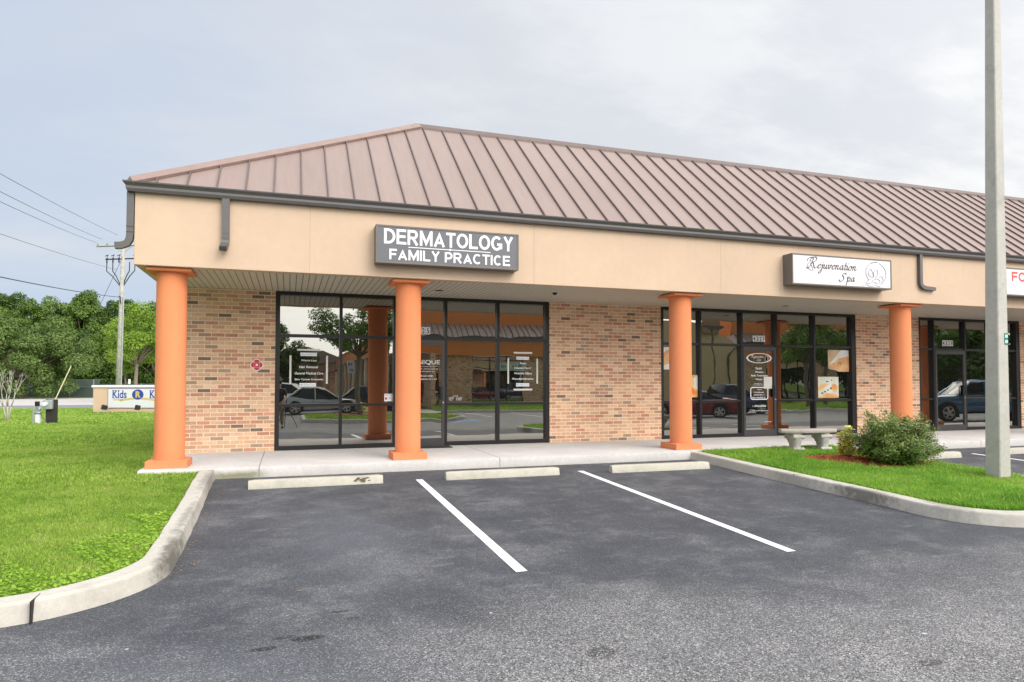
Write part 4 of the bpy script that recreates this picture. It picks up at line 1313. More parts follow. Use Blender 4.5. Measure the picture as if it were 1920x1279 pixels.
def scatter(n, x0, x1, y0, y1, keep):
    p = np.stack([RNG.uniform(x0, x1, n), RNG.uniform(y0, y1, n)], 1)
    return p[keep(p[:, 0], p[:, 1])]
def lawn_keep(x, y):
    r = np.interp(y, [-7.03, -6.4, -5, -3.4, -2.45], [-1.09, -1.1, -1.15, -1.2, -1.22])
    dy = np.minimum(y + 7.03, 0); rr_ = np.sqrt(np.maximum(.93 ** 2 - dy ** 2, 0))
    r = np.where(y < -7.03, np.where(x > -2.02, -2.02 + rr_, 99), r)
    ok = (x < r - .01) & (y > -7.965)
    ok &= ~((y < -7.03) & (x > -2.02) & (x > -2.02 + rr_ - .01))
    ok &= ~((x > -2.07) & (y > -2.45))
    return ok
def view_keep(m_):
    return lambda x, y: lawn_keep(x, y) & (x > -.36 * (y + 13.3) - m_)
nearp = scatter(210000, -5.8, -1.0, -7.97, -3.2, view_keep(1.6))
midp = scatter(110000, -9, -1.2, -3.4, 4, view_keep(1.6))
farp = scatter(90000, -18, -2.4, 3.5, 18, view_keep(2.5))
vfar = scatter(70000, -30, -2.4, 17, 43, view_keep(4))
tag(blades('grass', nearp, lawnz, .018, .048, .0068, M['grass'], .9), 'close view of mown bright green grass inside the left kerb', 'grass', kind='stuff')
tag(blades('grass', midp, lawnz, .03, .06, .013, M['grass'], .7), 'mown green grass beside the corner column', 'grass', kind='stuff')
tag(blades('grass', farp, lawnz, .035, .07, .028, M['grass'], .7), 'mown green grass around the utility boxes', 'grass', kind='stuff')
tag(blades('grass', vfar, lawnz, .04, .08, .07, M['grass'], .7), 'mown green grass in front of the sign wall', 'grass', kind='stuff')
# broad clover-like weeds along the kerb
def leafpatch(name, pts, zf, size, m_, zmax):
    n = len(pts); V = np.empty((n, 4, 3))
    z = np.array([zf(a, b) for a, b in pts]) + RNG.uniform(.02, zmax, n)
    a = RNG.uniform(0, 2 * PI, n); s_ = size * RNG.uniform(.6, 1.2, n); ti = RNG.normal(0, .35, n); tj = RNG.normal(0, .35, n)
    for k in range(4):
        an = a + k * PI / 2
        ox, oy = np.cos(an) * s_, np.sin(an) * s_ * .8
        V[:, k] = np.stack([pts[:, 0] + ox, pts[:, 1] + oy, z + ox * ti + oy * tj], 1)
    return fast_mesh(name, V.reshape(-1, 3), np.arange(n * 4).reshape(-1, 4), 4, m_)
wp = scatter(14000, -3.6, -1.05, -7.97, -5.4, lambda x, y: view_keep(.8)(x, y) & ((y < -7.25 + .25 * np.sin(x * 5)) | (x > -1.55 + .2 * np.sin(y * 4))))
M['weed'] = m_leaf('weed_leaf', (.27, .48, .04), (.45, .66, .09), .45, .5, 3)
tag(leafpatch('weeds', wp, lawnz, .015, M['weed'], .055), 'bright green broad leaved weeds in the lawn edge by the left kerb', 'weeds', kind='stuff')
BEDS = ((9.10, -4.08, .74, .60), (9.5, -4.75, .78, .5))
def isl_keep(x, y):
    ok = (x > 7.34) & (x < 10.38) & (y > -7.9) & (y < -2.47)
    ok &= ~((y < -7.2) & ((x - 8.0) ** 2 + (y + 7.25) ** 2 > .64 ** 2) & (x < 8.0))
    ok &= ~((y < -7.2) & ((x - 9.68) ** 2 + (y + 7.25) ** 2 > .66 ** 2) & (x > 9.68))
    for (cx, cy, rx, ry) in BEDS: ok &= ((x - cx) / rx) ** 2 + ((y - cy) / ry) ** 2 > .85 + .3 * np.sin(x * 23) * np.sin(y * 19)
    return ok
ip = scatter(150000, 7.3, 10.4, -7.95, -2.45, isl_keep)
M['grass2'] = m_grass('grass_island', ((.30, (.12, .31, .03)), (.43, (.22, .46, .05)), (.56, (.34, .58, .08)), (.70, (.52, .56, .20))))
tag(blades('grass', ip, islz, .035, .085, .011, M['grass2'], .75), 'longer green grass covering the kerbed island', 'grass', kind='stuff')
# long tufts
tp = scatter(9000, 7.35, 10.3, -7.6, -2.5, lambda x, y: isl_keep(x, y) & (np.sin(x * 4.1) * np.sin(y * 3.3 + 1) > .1))
tag(blades('grass_tufts', tp, islz, .08, .15, .009, M['grass2'], .6), 'taller tufts of grass standing up on the island', 'grass', kind='stuff')
# mulch beds
mb = MB(); mv = []
for (cx, cy, rx, ry) in BEDS:
    n = 5200; r = np.sqrt(RNG.uniform(0, 1.1, n)); a = RNG.uniform(0, 2 * PI, n)
    x = cx + r * rx * np.cos(a); y = cy + r * ry * np.sin(a)
    z = islz(cx, cy) + .012 + .03 * np.maximum(1 - r ** 2, 0) + RNG.uniform(0, .02, n)
    an = RNG.uniform(0, PI, n); l = RNG.uniform(.008, .028, n); wd = l * .28; ti = RNG.normal(0, .4, n)
    V = np.empty((n, 4, 3))
    for k, (u, v) in enumerate(((-1, -1), (1, -1), (1, 1), (-1, 1))):
        V[:, k] = np.stack([x + np.cos(an) * l * u - np.sin(an) * wd * v, y + np.sin(an) * l * u + np.cos(an) * wd * v, z + ti * l * u * .6], 1)
    mv.append(V)
V = np.concatenate(mv)
M['mulchchip'] = m_leaf('mulch_chips', (.28, .07, .035), (.60, .20, .09), .05, .9)
mo = fast_mesh('mulch', V.reshape(-1, 3), np.arange(len(V) * 4).reshape(-1, 4), 4, M['mulchchip'])
tag(mo, 'reddish brown shredded mulch around the shrubs on the island', 'mulch', kind='stuff')
for (cx, cy, rx, ry) in BEDS:
    mb = MB(); n = 26
    z0 = islz(cx, cy)
    vs = [(cx, cy, z0 + .04)] + [(cx + rx * .6 * math.cos(2 * PI * i / n), cy + ry * .6 * math.sin(2 * PI * i / n), z0 + .03) for i in range(n)] + [(cx + rx * 1.03 * math.cos(2 * PI * i / n), cy + ry * 1.03 * math.sin(2 * PI * i / n), z0 - .012) for i in range(n)]
    fs = [(0, 1 + i, 1 + (i + 1) % n) for i in range(n)] + [(1 + i, 1 + n + i, 1 + n + (i + 1) % n, 1 + (i + 1) % n) for i in range(n)]
    structure(mb.add(vs, fs).build('mulch_bed', M['mulch'], smooth=True))

# fallen leaves caught along the kerbs and walk edge
n = 420
lx = np.concatenate([RNG.normal(-.86, .08, 120), RNG.uniform(-.9, 7, 150), RNG.uniform(-3, 8, 70), RNG.normal(7.0, .1, 80)])
ly = np.concatenate([RNG.uniform(-7.2, -2.6, 120), -2.47 - np.abs(RNG.normal(0, .05, 150)), RNG.uniform(-10.5, -3.4, 70), RNG.uniform(-7, -2.6, 80)])
lz = np.array([gz(b) for b in ly]); an = RNG.uniform(0, 2 * PI, n); sz = RNG.uniform(.006, .017, n)
V = np.stack([np.stack([lx + np.cos(an + k * PI / 2) * sz * (1 if k % 2 == 0 else .45), ly + np.sin(an + k * PI / 2) * sz * (1 if k % 2 == 0 else .45), lz + .006 + (k % 3) * .003], 1) for k in range(4)], 1)
M['litter'] = m_leaf('dry_leaf', (.10, .06, .03), (.42, .26, .12), .1, .8)
tag(fast_mesh('leaf_litter', V.reshape(-1, 3), np.arange(n * 4).reshape(-1, 4), 4, M['litter']), 'tiny dry fallen leaves scattered on the asphalt and along the kerbs', 'leaf litter', kind='stuff')

# ------------------------------------------------------------------ foliage
def leaves(name, P, N, size, m_, parent=None, aspect=.5, mi=None):
    """rhombic leaves at points P with rough facing N"""
    n = len(P)
    N = N + RNG.normal(0, .55, (n, 3)); N /= np.linalg.norm(N, axis=1)[:, None] + 1e-9
    A = np.cross(N, RNG.normal(0, 1, (n, 3))); A /= np.linalg.norm(A, axis=1)[:, None] + 1e-9
    B = np.cross(N, A)
    s_ = (size * RNG.uniform(.55, 1.25, n))[:, None]
    V = np.stack([P - A * s_, P - B * s_ * aspect + N * s_ * .12, P + A * s_, P + B * s_ * aspect + N * s_ * .12], 1)
    return fast_mesh(name, V.reshape(-1, 3), np.arange(n * 4).reshape(-1, 4), 4, m_, parent, mi)
def crown_points(n, clumps, fill=.75):
    """points spread through many small clumps; clumps: list of (x,y,z,r)"""
    C_ = np.array(clumps); wgt = C_[:, 3] ** 2; k = RNG.choice(len(C_), n, p=wgt / wgt.sum())
    d = RNG.normal(0, 1, (n, 3)); d /= np.linalg.norm(d, axis=1)[:, None]
    r = RNG.uniform(fill ** 3, 1, n) ** (1 / 3.) * RNG.uniform(.75, 1.08, n)
    return C_[k, :3] + d * (C_[k, 3] * r)[:, None] * np.array([1, 1, .8]), d + np.array([0, 0, .5])
def make_clumps(cx, cy, cz, rx, ry, rz, k, rr, seed, low=-.6):
    r = random.Random(seed); out = []
    while len(out) < k:
        d = Vector((r.gauss(0, 1), r.gauss(0, 1), r.gauss(0, 1))).normalized()
        if d.z < low: continue
        q = r.uniform(.45, 1.0)
        out.append((cx + d.x * rx * q, cy + d.y * ry * q, cz + d.z * rz * q, rr * r.uniform(.6, 1.35)))
    return out
def tree(label, loc, h, rx, ry, rz, cz, k, rr, nleaf, lsize, m_, seed, trunk_r=.16, kind='tree', group=None, bark=None, low=-.6, limb=True, lean=(0, 0), name='tree', fill=.75, extra=None, aspect=.55):
    t = thing(name, label, kind, loc, group=group)
    cl = make_clumps(lean[0], lean[1], cz, rx, ry, rz, k, rr, seed, low)
    if extra: cl += extra
    P, N = crown_points(nleaf, cl, fill)
    leaves('crown', P, N, lsize, m_, t, aspect)
    mb = MB(); r = random.Random(seed + 5)
    fork = Vector((lean[0] * .4, lean[1] * .4, max(cz - rz * .75, h * .22)))
    mb.tube([(0, 0, -.3), (0, 0, .1), tuple(fork * .5 + Vector((r.uniform(-.1, .1), 0, 0))), tuple(fork)], [trunk_r * 1.5, trunk_r * 1.1, trunk_r * .9, trunk_r * .75], 9)
    if limb:
        for c in r.sample(cl, min(len(cl), 14)):
            e = Vector(c[:3]); mid = fork.lerp(e, .5) + Vector((r.uniform(-.3, .3), r.uniform(-.3, .3), r.uniform(0, .4))) * (rx * .15)
            mb.tube([tuple(fork - Vector((0, 0, .1))), tuple(mid), tuple(e)], [trunk_r * .5, trunk_r * .3, trunk_r * .1], 5)
    mb.build('trunk', bark or M['bark'], t, smooth=True)
    return t

# round shrub on the island
def shrub(label, loc, rx, rz, n):
    t = thing('shrub', label, 'shrub', loc)
    r = random.Random(3); st = MB(); P = []; N = []; tips = []
    stems = []
    for i in range(150):
        a = r.uniform(0, 2 * PI); el = math.asin(r.uniform(.16, 1) ** .8)
        d = Vector((math.cos(a) * math.cos(el), math.sin(a) * math.cos(el), math.sin(el)))
        L0 = r.uniform(.80, 1.06) / ((math.cos(el) / rx) ** 3.2 + (math.sin(el) / rz) ** 3.2) ** (1 / 3.2)
        if r.random() < .22: L0 *= 1.14
        p0 = Vector((r.uniform(-.08, .08), r.uniform(-.08, .08), 0)); p2 = p0 + d * L0 + Vector((0, 0, .03))
        p1 = p0.lerp(p2, .5) + Vector((r.uniform(-.05, .05), r.uniform(-.05, .05), r.uniform(.0, .1)))
        st.tube([tuple(p0), tuple(p1), tuple(p2)], [.007, .0045, .0018], 4)
        stems.append((p0, p1, p2, L0))
    st.build('stems', M['bark'], t)
    per = n // len(stems)
    for (p0, p1, p2, L0) in stems:
        for q in range(per):
            u = r.uniform(.22, 1) ** .7
            b = (p0 * (1 - u) ** 2 + p1 * 2 * u * (1 - u) + p2 * u * u)
            sp = .10 * (1.3 - u)
            P.append(b + Vector((r.gauss(0, sp), r.gauss(0, sp), r.gauss(0, sp * .8)))); N.append((b - Vector((0, 0, .2))).normalized() + Vector((0, 0, .5)))
    P = np.array([tuple(p) for p in P]); N = np.array([tuple(p) for p in N])
    rad = np.sqrt((P[:, 0] / rx) ** 2 + (P[:, 1] / rx) ** 2 + (P[:, 2] / rz) ** 2)
    mi = (RNG.uniform(0, 1, len(P)) < np.clip((rad - .80) * 1.2, 0, .28)).astype(int)
    leaves('foliage', P, N, .019, [M['shrub1'], M['shrub2']], t, .5, mi)
    # upright sparse shoots
    return t
M['shrub1'] = m_leaf('shrub_leaf', (.075, .16, .025), (.20, .33, .045), .3, .5, 5)
M['shrub2'] = m_leaf('shrub_tip', (.36, .38, .16), (.56, .52, .30), .3, .5, 5)
shrub('bushy round green shrub with pale tips beside the light pole', (9.50, -4.78, islz(9.5, -4.78) + .02), .60, .80, 46000)
# croton: whorls of long yellow leaves
t = thing('croton_plant', 'small yellow and green variegated plant beside the bench', 'plant', (9.36, -3.98, islz(9.36, -3.98) + .03))
P = []; V = []; F = []; mi = []
r = random.Random(9)
stm = MB()
for s_ in range(9):
    a = r.uniform(0, 2 * PI); rad = 0 if s_ == 0 else r.uniform(.07, .16); H = r.uniform(.26, .42) if s_ else .50
    bx, by = rad * math.cos(a), rad * math.sin(a)
    stm.tube([(bx * .3, by * .3, -.03), (bx, by, H)], [.007, .004], 5)
    for k in range(48):
        z = r.uniform(.03, H) if k > 12 else H
        an = r.uniform(0, 2 * PI); ln = r.uniform(.09, .145); wd = ln * .22; up = r.uniform(.1, .9) if k > 8 else r.uniform(.6, 1.3)
        d = Vector((math.cos(an), math.sin(an), up)).normalized(); sd_ = Vector((-math.sin(an), math.cos(an), 0))
        p = Vector((bx, by, z)); m1 = p + d * ln * .55; e = p + d * ln - Vector((0, 0, ln * .25))
        o = len(V)
        V += [tuple(p), tuple(m1 + sd_ * wd), tuple(e), tuple(m1 - sd_ * wd)]; F.append((o, o + 1, o + 2, o + 3)); mi.append(0 if r.random() < .85 else 1)
stm.build('stems', M['bark'], t)
fast_mesh('foliage', np.array(V), np.array(F), 4, [m_leaf('croton_yellow', (.86, .80, .13), (.90, .87, .42), .35, .4, 9), m_leaf('croton_green', (.18, .28, .04), (.40, .46, .07), .3, .4, 9)], t, np.array(mi))

# ================================================================== LEFT BACKGROUND
def frame_towards(loc, name, label, cat, rz, group=None): return thing(name, label, cat, loc, rz, group)
# monument sign wall, roughly square to the street
t = thing('sign_wall', 'low tan stucco sign wall with white cap and a Kids R Kids panel', 'sign', (-8.84, 33.76, -.60), rz=-.321)
MB().box(-2.82, 2.82, -.15, .15, -.3, 1.60).build('wall', M['peach'], t)
MB().box(-2.92, 2.92, -.22, .22, 1.602, 1.74).build('cap', M['white'], t, bevel=.02)
MB().box(-1.90, 1.90, -.19, -.151, .32, 1.54).build('panel_frame', M['blue'], t)
pn = MB().box(-1.875, 1.875, -.20, -.189, .345, 1.515).build('panel', M['signwhite'], t)
fyy = -.203
mb = MB()
put_text(mb, 'Kids', -1.60, -.72, .93, 1.43, fyy, bold=.02)
put_text(mb, 'Kids', .72, 1.60, .93, 1.43, fyy, bold=.02)
for (x, w_) in ((-1.60, .20), (-1.25, .1), (.72, .20), (1.07, .1)):
    for z in (.93, 1.40): mb.box(x - .03, x + w_, fyy, fyy + .004, z, z + .03)
mb.build('lettering', M['blue'], t)
mb = MB().prism(ell(-.03, 1.16, .36, .32, 0, 28), fyy - .001, fyy + .004); mb.build('roundel', M['blue'], t)
mb = MB(); put_text(mb, 'R', -.17, .15, .97, 1.37, fyy - .004, bold=.05); mb.build('initial', M['gold'], t)
mb = MB()
vs = []; n = 16
for i in range(n + 1):
    u = -1.15 + 2.3 * i / n; z = .72 + .14 * math.cos(u * 1.3)
    vs += [(u, fyy, z), (u, fyy, z + .12)]
mb.add(vs, [(2 * i, 2 * i + 2, 2 * i + 3, 2 * i + 1) for i in range(n)])
mb.box(-1.55, -.95, fyy, fyy + .003, .80, .87)
mb.build('ribbon', M['gold'], t)
# floodlights in the lawn in front of it
def flood(label, loc, rz):
    t = thing('floodlight', label, 'floodlight', loc, rz, group='floodlights aimed at the sign wall')
    MB().tube([(0, 0, -.2), (0, 0, .32)], .025, 6).build('stake', M['white'], t)
    MB().prism([(-.16, .28), (.14, .26), (.17, .52), (-.10, .58)], -.18, .18).build('housing', M['black'], t, bevel=.02)
flood('dark floodlight at the corner of the tan sign wall', (-10.75, 33.55, -.62), .4)
flood('dark floodlight in front of the middle of the sign panel', (-8.75, 32.6, -.62), .1)

# utility pedestals
t = thing('irrigation_backflow', 'short white and grey pipe riser with valve standing in the lawn', 'utility riser', (-9.84, 19.01, -.50), rz=-.3)
MB().box(-.13, -.03, -.06, .06, -.2, .85).build('post', M['steel'], t, bevel=.01)
MB().box(-.02, .16, -.07, .07, -.2, .48).build('white_sleeve', M['white'], t, bevel=.02)
mb = MB().tube([(.05, 0, .4), (.05, 0, .62), (.12, 0, .66), (.12, 0, .78)], .05, 8); mb.tube([(-.05, -.02, .55), (.18, -.02, .55)], .055, 8); mb.build('valve', M['steel'], t, smooth=True)
MB().box(-.06, .10, -.05, .05, .82, 1.02).build('cap', M['black'], t, bevel=.02)
mb = MB().tube([(.17, -.02, .55), (.26, -.05, .35), (.42, -.05, .22), (.55, 0, .25)], .012, 5); mb.build('hose', M['black'], t)
t = thing('meter_post', 'dark timber post with a grey electric meter box in the lawn', 'meter post', (-9.24, 18.81, -.50), rz=-.3)
MB().box(-.19, .17, -.10, .10, -.2, 1.10).build('post', simple('dark_timber', (.035, .03, .026), .85, var=.3), t)
MB().box(-.25, -.19, -.05, .05, -.2, 1.12).build('conduit', M['steel'], t)
MB().box(-.22, .13, -.26, -.10, .70, 1.08).build('meter_box', M['steel'], t, bevel=.03)
MB().tube([(-.1, -.25, .92), (-.1, -.33, .92)], .085, 14).build('meter_dial', M['white'], t)

# bare crape myrtle
t = thing('bare_tree', 'small leafless tree with pale forked branches in a mulch ring', 'tree', (-12.34, 23.4, -.55))
mb = MB(); r = random.Random(21)
def branch(p, d, L, rad, dep):
    q = p + d * L * .5 + Vector((r.uniform(-.05, .05), r.uniform(-.05, .05), 0)) * L; e = p + d * L
    mb.tube([tuple(p), tuple(q), tuple(e)], [rad, rad * .8, rad * .62], 5)
    if dep:
        for k in range(2 if dep > 1 else 3):
            nd = (d + Vector((r.uniform(-.45, .45), r.uniform(-.45, .45), r.uniform(0, .4)))).normalized()
            branch(e, nd, L * r.uniform(.55, .85), rad * .6, dep - 1)
for k in range(4):
    a = k * 1.6 + .4
    branch(Vector((.04 * math.cos(a), .04 * math.sin(a), -.1)), Vector((.13 * math.cos(a), .13 * math.sin(a), 1)).normalized(), .85, .042, 4)
mb.build('trunk', M['palebark'], t, smooth=True)
mb = MB(); n = 24
mb.add([(-12.34, 23.4, -.46)] + [(-12.34 + 1.15 * math.cos(2 * PI * i / n), 23.4 + .9 * math.sin(2 * PI * i / n), -.53) for i in range(n)], [(0, 1 + i, 1 + (i + 1) % n) for i in range(n)])
structure(mb.build('mulch_bed', simple('brown_mulch', (.14, .09, .06), .95, var=.3, scale=9)))
t = thing('strappy_plant', 'low green strappy plant at the left edge by the bare tree', 'plant', (-13.4, 24.2, -.55))
V = []; F = []
for k in range(120):
    a = r.uniform(0, 2 * PI); L0 = r.uniform(.5, .95); u = r.uniform(.15, .9)
    d = Vector((math.cos(a) * u, math.sin(a) * u, 1)).normalized(); s_ = Vector((-math.sin(a), math.cos(a), 0)) * .02
    m1 = d * L0 * .6; e = Vector((d.x * L0 * 1.1, d.y * L0 * 1.1, d.z * L0 * .8)); o = len(V)
    V += [tuple(-s_), tuple(s_), tuple(m1 + s_), tuple(m1 - s_), tuple(e)]; F += [(o, o + 1, o + 2), (o, o + 2, o + 3), (o + 3, o + 2, o + 4)]
fast_mesh('foliage', np.array(V), np.array(F), 3, M['leaf_m'], t)

# utility pole with crossarms
PB = Vector((-12.16, 43.5, -.60)); PT = Vector((-11.84, 42.99, 12.0))
t = thing('utility_pole', 'leaning weathered wooden utility pole with crossarms behind the sign wall', 'utility pole', tuple(PB))
T_ = PT - PB
mb = MB().tube([(0, 0, -.3), tuple(T_ * .5), tuple(T_)], [.20, .165, .13], 12); mb.build('shaft', M['wood'], t, smooth=True)
mb = MB().tube([(.21, -.1, .0), tuple(T_ * .3 + Vector((.19, -.1, 0))), tuple(T_ * .66 + Vector((.15, -.12, 0)))], .055, 6); mb.build('conduit', M['steel'], t)
def on(u, dx=0, dy=0, dz=0): return T_ * u + Vector((dx, dy, dz))
ar = Vector((3.25, -1.09, .1)).normalized()
arm = MB()
c = on(.965)
arm.tube([tuple(c - ar * 2.0), tuple(c + ar * 1.7)], .085, 4)
arm.build('crossarm', M['wood'], t)
arm2 = MB(); c2 = on(.885)
arm2.tube([tuple(c2 - ar * 1.3), tuple(c2 + ar * 1.3)], .05, 4); arm2.build('crossarm', M['black'], t)
br_ = MB()
for s_ in (-1, 1): br_.tube([tuple(c + ar * .75 * s_), tuple(on(.92))], .025, 4)
br_.build('brace', M['wood'], t)
for u in (-1.9, -1.2, -.5, .5, 1.1, 1.6):
    p = c + ar * u; MB().lathe([(.05, .06), (.09, .10), (.04, .14), (.07, .18), (.02, .24)], p.x, p.y, p.z, 8).build('insulator', M['steel'], t)
for u in (-1.2, -.75, -.3, .9):
    p = c2 + ar * u
    q = MB().tube([(p.x, p.y, p.z - .28), (p.x, p.y, p.z + .1)], .05, 6); q.tube([(p.x - .12, p.y, p.z + .22), (p.x + .1, p.y, p.z + .34)], .03, 5); q.tube([(p.x + .05, p.y, p.z + .3), (p.x, p.y, p.z + .05)], .02, 4)
    q.build('cutout_fuse', M['black'], t)
for u in (-1.2, -.75, .9, .5):
    p = c2 + ar * u; v0 = on(.71)
    mb = MB().tube([tuple(p - Vector((0, 0, .25))), tuple(p - Vector((0, 0, .9))), tuple((p + v0) * .5 - Vector((0, 0, .45)) + (p - v0) * .12), tuple(v0)], .035, 5); mb.build('riser_cable', M['black'], t)
MB().tube([tuple(on(.62, .0, -.2)), tuple(on(.66, -.05, -.2)), tuple(on(.66, -.15, -.25))], .04, 5).build('bracket', M['black'], t)
# lines running off to the left
WP = PB
def line(label, a, b, rad, sag=.35, ext=.5):
    a = Vector(a); b = Vector(b); e = b + (b - a) * ext; mb = MB(); pts = []
    for i in range(25):
        u = i / 24; p = a.lerp(e, u); pts.append((p.x, p.y, p.z - sag * 4 * u * (1 - u)))
    o = mb.tube(pts, rad, 5).build('power_line', M['black'])
    tag(o, label, 'cable', 'overhead lines running left from the utility pole')
line('topmost thin overhead wire rising to the left edge', (-12.23, 43.09, 12.3), (-10.34, 16.21, 9.15), .011, .1, .2)
line('second thin overhead wire from the top of the pole', (-13.36, 43.47, 12.0), (-10.33, 16.23, 8.48), .011, .1, .2)
line('third thin overhead wire leaving the end of the crossarm', (-13.75, 43.6, 11.75), (-10.32, 16.24, 8.1), .011, .1, .2)
line('thin overhead wire passing below the crossarms', (-12.3, 43.3, 9.75), (-10.31, 16.28, 6.9), .010, .1, .2)
line('thick black communication cable low above the treetops', (-12.03, 43.18, 7.68), (-10.29, 16.33, 5.30), .022, .12, .2)
t = thing('guy_wire', 'guy wire with a yellow plastic guard slanting up to the pole', 'guy wire', (-14.28, 35.77, -.58))
g0 = Vector((-14.28, 35.77, -.58)); g1 = Vector((-11.86, 42.8, 10.6))
MB().tube([(0, 0, 0), tuple(g1 - g0)], .016, 5).build('cable', M['black'], t)
k0, k1 = (g1 - g0) * .02, (g1 - g0) * .265
MB().tube([tuple(k0), tuple(k1)], .034, 6).build('guard', simple('yellow_guard', (.50, .46, .27), .6), t)

# chain-link fence with green windscreen
def m_screen():
    m, g, p, o = mat('fence_screen')
    oc = g.n('ShaderNodeTexCoord').outputs['Object']
    n = g.noise(oc, .6, 4)
    g.put(p.inputs['Base Color'], g.mix(n, (.07, .10, .09), (.15, .19, .18)))
    p.inputs['Roughness'].default_value = .9
    return m
M['screen'] = m_screen()
fdir = Vector((11.24, -3.74, 0)).normalized(); f0 = Vector((-34.8, 87.3, -.56))
t = thing('fence', 'long chain link fence with dark green screening in front of the trees', 'fence', tuple(f0))
def fp(u, z): p = fdir * u; return (p.x, p.y, z)
MB().add([fp(-30, .06), fp(11.7, .06), fp(11.7, 1.35), fp(-30, 1.35)], [(0, 1, 2, 3)]).build('screen', M['screen'], t)
MB().add([fp(12.6, .06), fp(50, .06), fp(50, 1.75), fp(12.6, 1.75)], [(0, 1, 2, 3)]).build('screen', M['screen'], t)
MB().tube([fp(-30, 1.36), fp(11.7, 1.36)], .03, 5).build('top_rail', M['steel'], t)
u = -30
while u < 50:
    hh = 2.35 if abs(u - 12) < .1 else 1.4 if u < 12 else 1.8
    MB().tube([fp(u, 0), fp(u, hh)], .035 if hh < 2 else .07, 5).build('post', M['steel'], t); u += 3.0
t = thing('fence', 'taller thin metal fence standing behind the green screening', 'fence', tuple(f0 + Vector((0, 3, 0))))
MB().tube([fp(-8, 2.25), fp(12, 2.25)], .03, 5).build('top_rail', M['steel'], t)
for u in (-6, -1.5, 3, 7.5): MB().tube([fp(u, 0), fp(u, 2.25)], .035, 5).build('post', M['steel'], t)
MB().add([fp(-8, .1), fp(12, .1), fp(12, 2.2), fp(-8, 2.2)], [(0, 1, 2, 3)]).build('screen', M['screen'], t)
tag(MB().box(-26.35, -25.85, 84.26, 84.3, .15, .75).build('notice_board', M['white']), 'small white notice fixed on the green fence screen', 'notice')
def signpost(label, x, y, z0, z1, sw, sh):
    t = thing('sign_post', label, 'sign post', (x, y, z0))
    MB().tube([(0, 0, 0), (0, 0, z1 - z0)], .045, 6).build('post', M['steel'], t)
    MB().box(-sw / 2, sw / 2, -.08, -.05, z1 - z0 - sh, z1 - z0 + .05).build('plate', M['offwhite'], t)
signpost('pale rectangular sign on a post by the fence', -27.2, 80.1, -.55, 2.55, .42, .85)
signpost('tiny pale sign plate seen just above the sign wall cap', -18.1, 77.0, -.55, 1.70, .24, .5)

# ------------------------------------------------------------------ trees beyond the road
G1 = 'trees beyond the road on the left'
tree('broad grey green oak spreading over the fence at the left edge', (-29.5, 79.0, -.6), 11, 6.8, 5.5, 4.9, 5.2, 70, 1.25, 50000, .15, M['leaf_o'], 31, .4, group=G1, low=-.85, extra=[(2.5, -1, 1.2, 1.3), (4.6, -.5, 1.6, 1.2), (0, -2, 1.3, 1.3), (-2.6, -1.5, 1.3, 1.3), (-5, -1, 1.6, 1.4)])
tree('large oak at the far left behind the bare tree', (-38.5, 80.0, -.6), 12, 6.2, 5.5, 4.8, 5.8, 44, 1.6, 17000, .2, M['leaf_m'], 32, .4, group=G1, low=-.85)
specs = [(-45, 104, 14.2, 'leaf_d'), (-40.5, 106, 13.6, 'leaf_m'), (-36.5, 103, 14.4, 'leaf_m'), (-33, 105, 13.3, 'leaf_d'), (-29.5, 102, 15.6, 'leaf_m'), (-26.5, 104, 13.6, 'leaf_d'), (-23.3, 101, 14.4, 'leaf_m'), (-20.0, 103, 14.2, 'leaf_d'), (-17.0, 100, 14.6, 'leaf_m'), (-13.5, 102, 14.8, 'leaf_d')]
labs = ['tall pine at the far left of the tree line', 'pine behind the big oak', 'bushy pine above the oak crown', 'dark pine left of the tallest pine', 'tallest pine with a pointed green top', 'shorter pine right of the tallest one', 'pine left of the utility pole', 'dark pine just behind the utility pole', 'pine above the bright green tree', 'dark pine beside the orange corner column']
for i, ((x, y, h, mm), lb) in enumerate(zip(specs, labs)):
    tree(lb, (x, y, -.6), h, 2.9, 2.6, h * .30, h * .70, 34, 1.05, 11000, .20, M[mm], 50 + i, .22, group=G1, name='pine_tree', low=-.8, fill=.6)
specs = [(-41, 95, 8.5, 'leaf_d'), (-34, 94, 9.5, 'leaf_o'), (-28.5, 95, 9.2, 'leaf_d'), (-24.5, 92.5, 8.8, 'leaf_m'), (-21.0, 93, 9.6, 'leaf_d'), (-17.5, 91, 9.0, 'leaf_d'), (-13.5, 92, 9.5, 'leaf_m')]
labs = ['round dark tree at the left behind the fence', 'olive tree behind the big oak', 'dark tree with a low crown behind the fence', 'mid green tree left of the utility pole base', 'dark spreading tree behind the fence post', 'dark leafy tree behind the sign wall', 'mid green tree behind the corner column']
for i, ((x, y, h, mm), lb) in enumerate(zip(specs, labs)):
    tree(lb, (x, y, -.6), h, 3.7, 3.0, h * .47, h * .50, 40, 1.35, 13000, .19, M[mm], 80 + i, .25, group=G1, low=-.95)
tree('bright yellow green tree right of the utility pole', (-14.2, 60.5, -.6), 9.5, 2.9, 2.6, 3.2, 6.2, 34, .95, 13000, .12, M['leaf_l'], 97, .2, group=G1, low=-.8)
tree('narrow bright green tree left of the utility pole', (-15.6, 62.5, -.6), 6.2, 1.1, 1.1, 2.0, 4.2, 14, .55, 3600, .11, M['leaf_l'], 98, .1, group=G1, low=-.8)
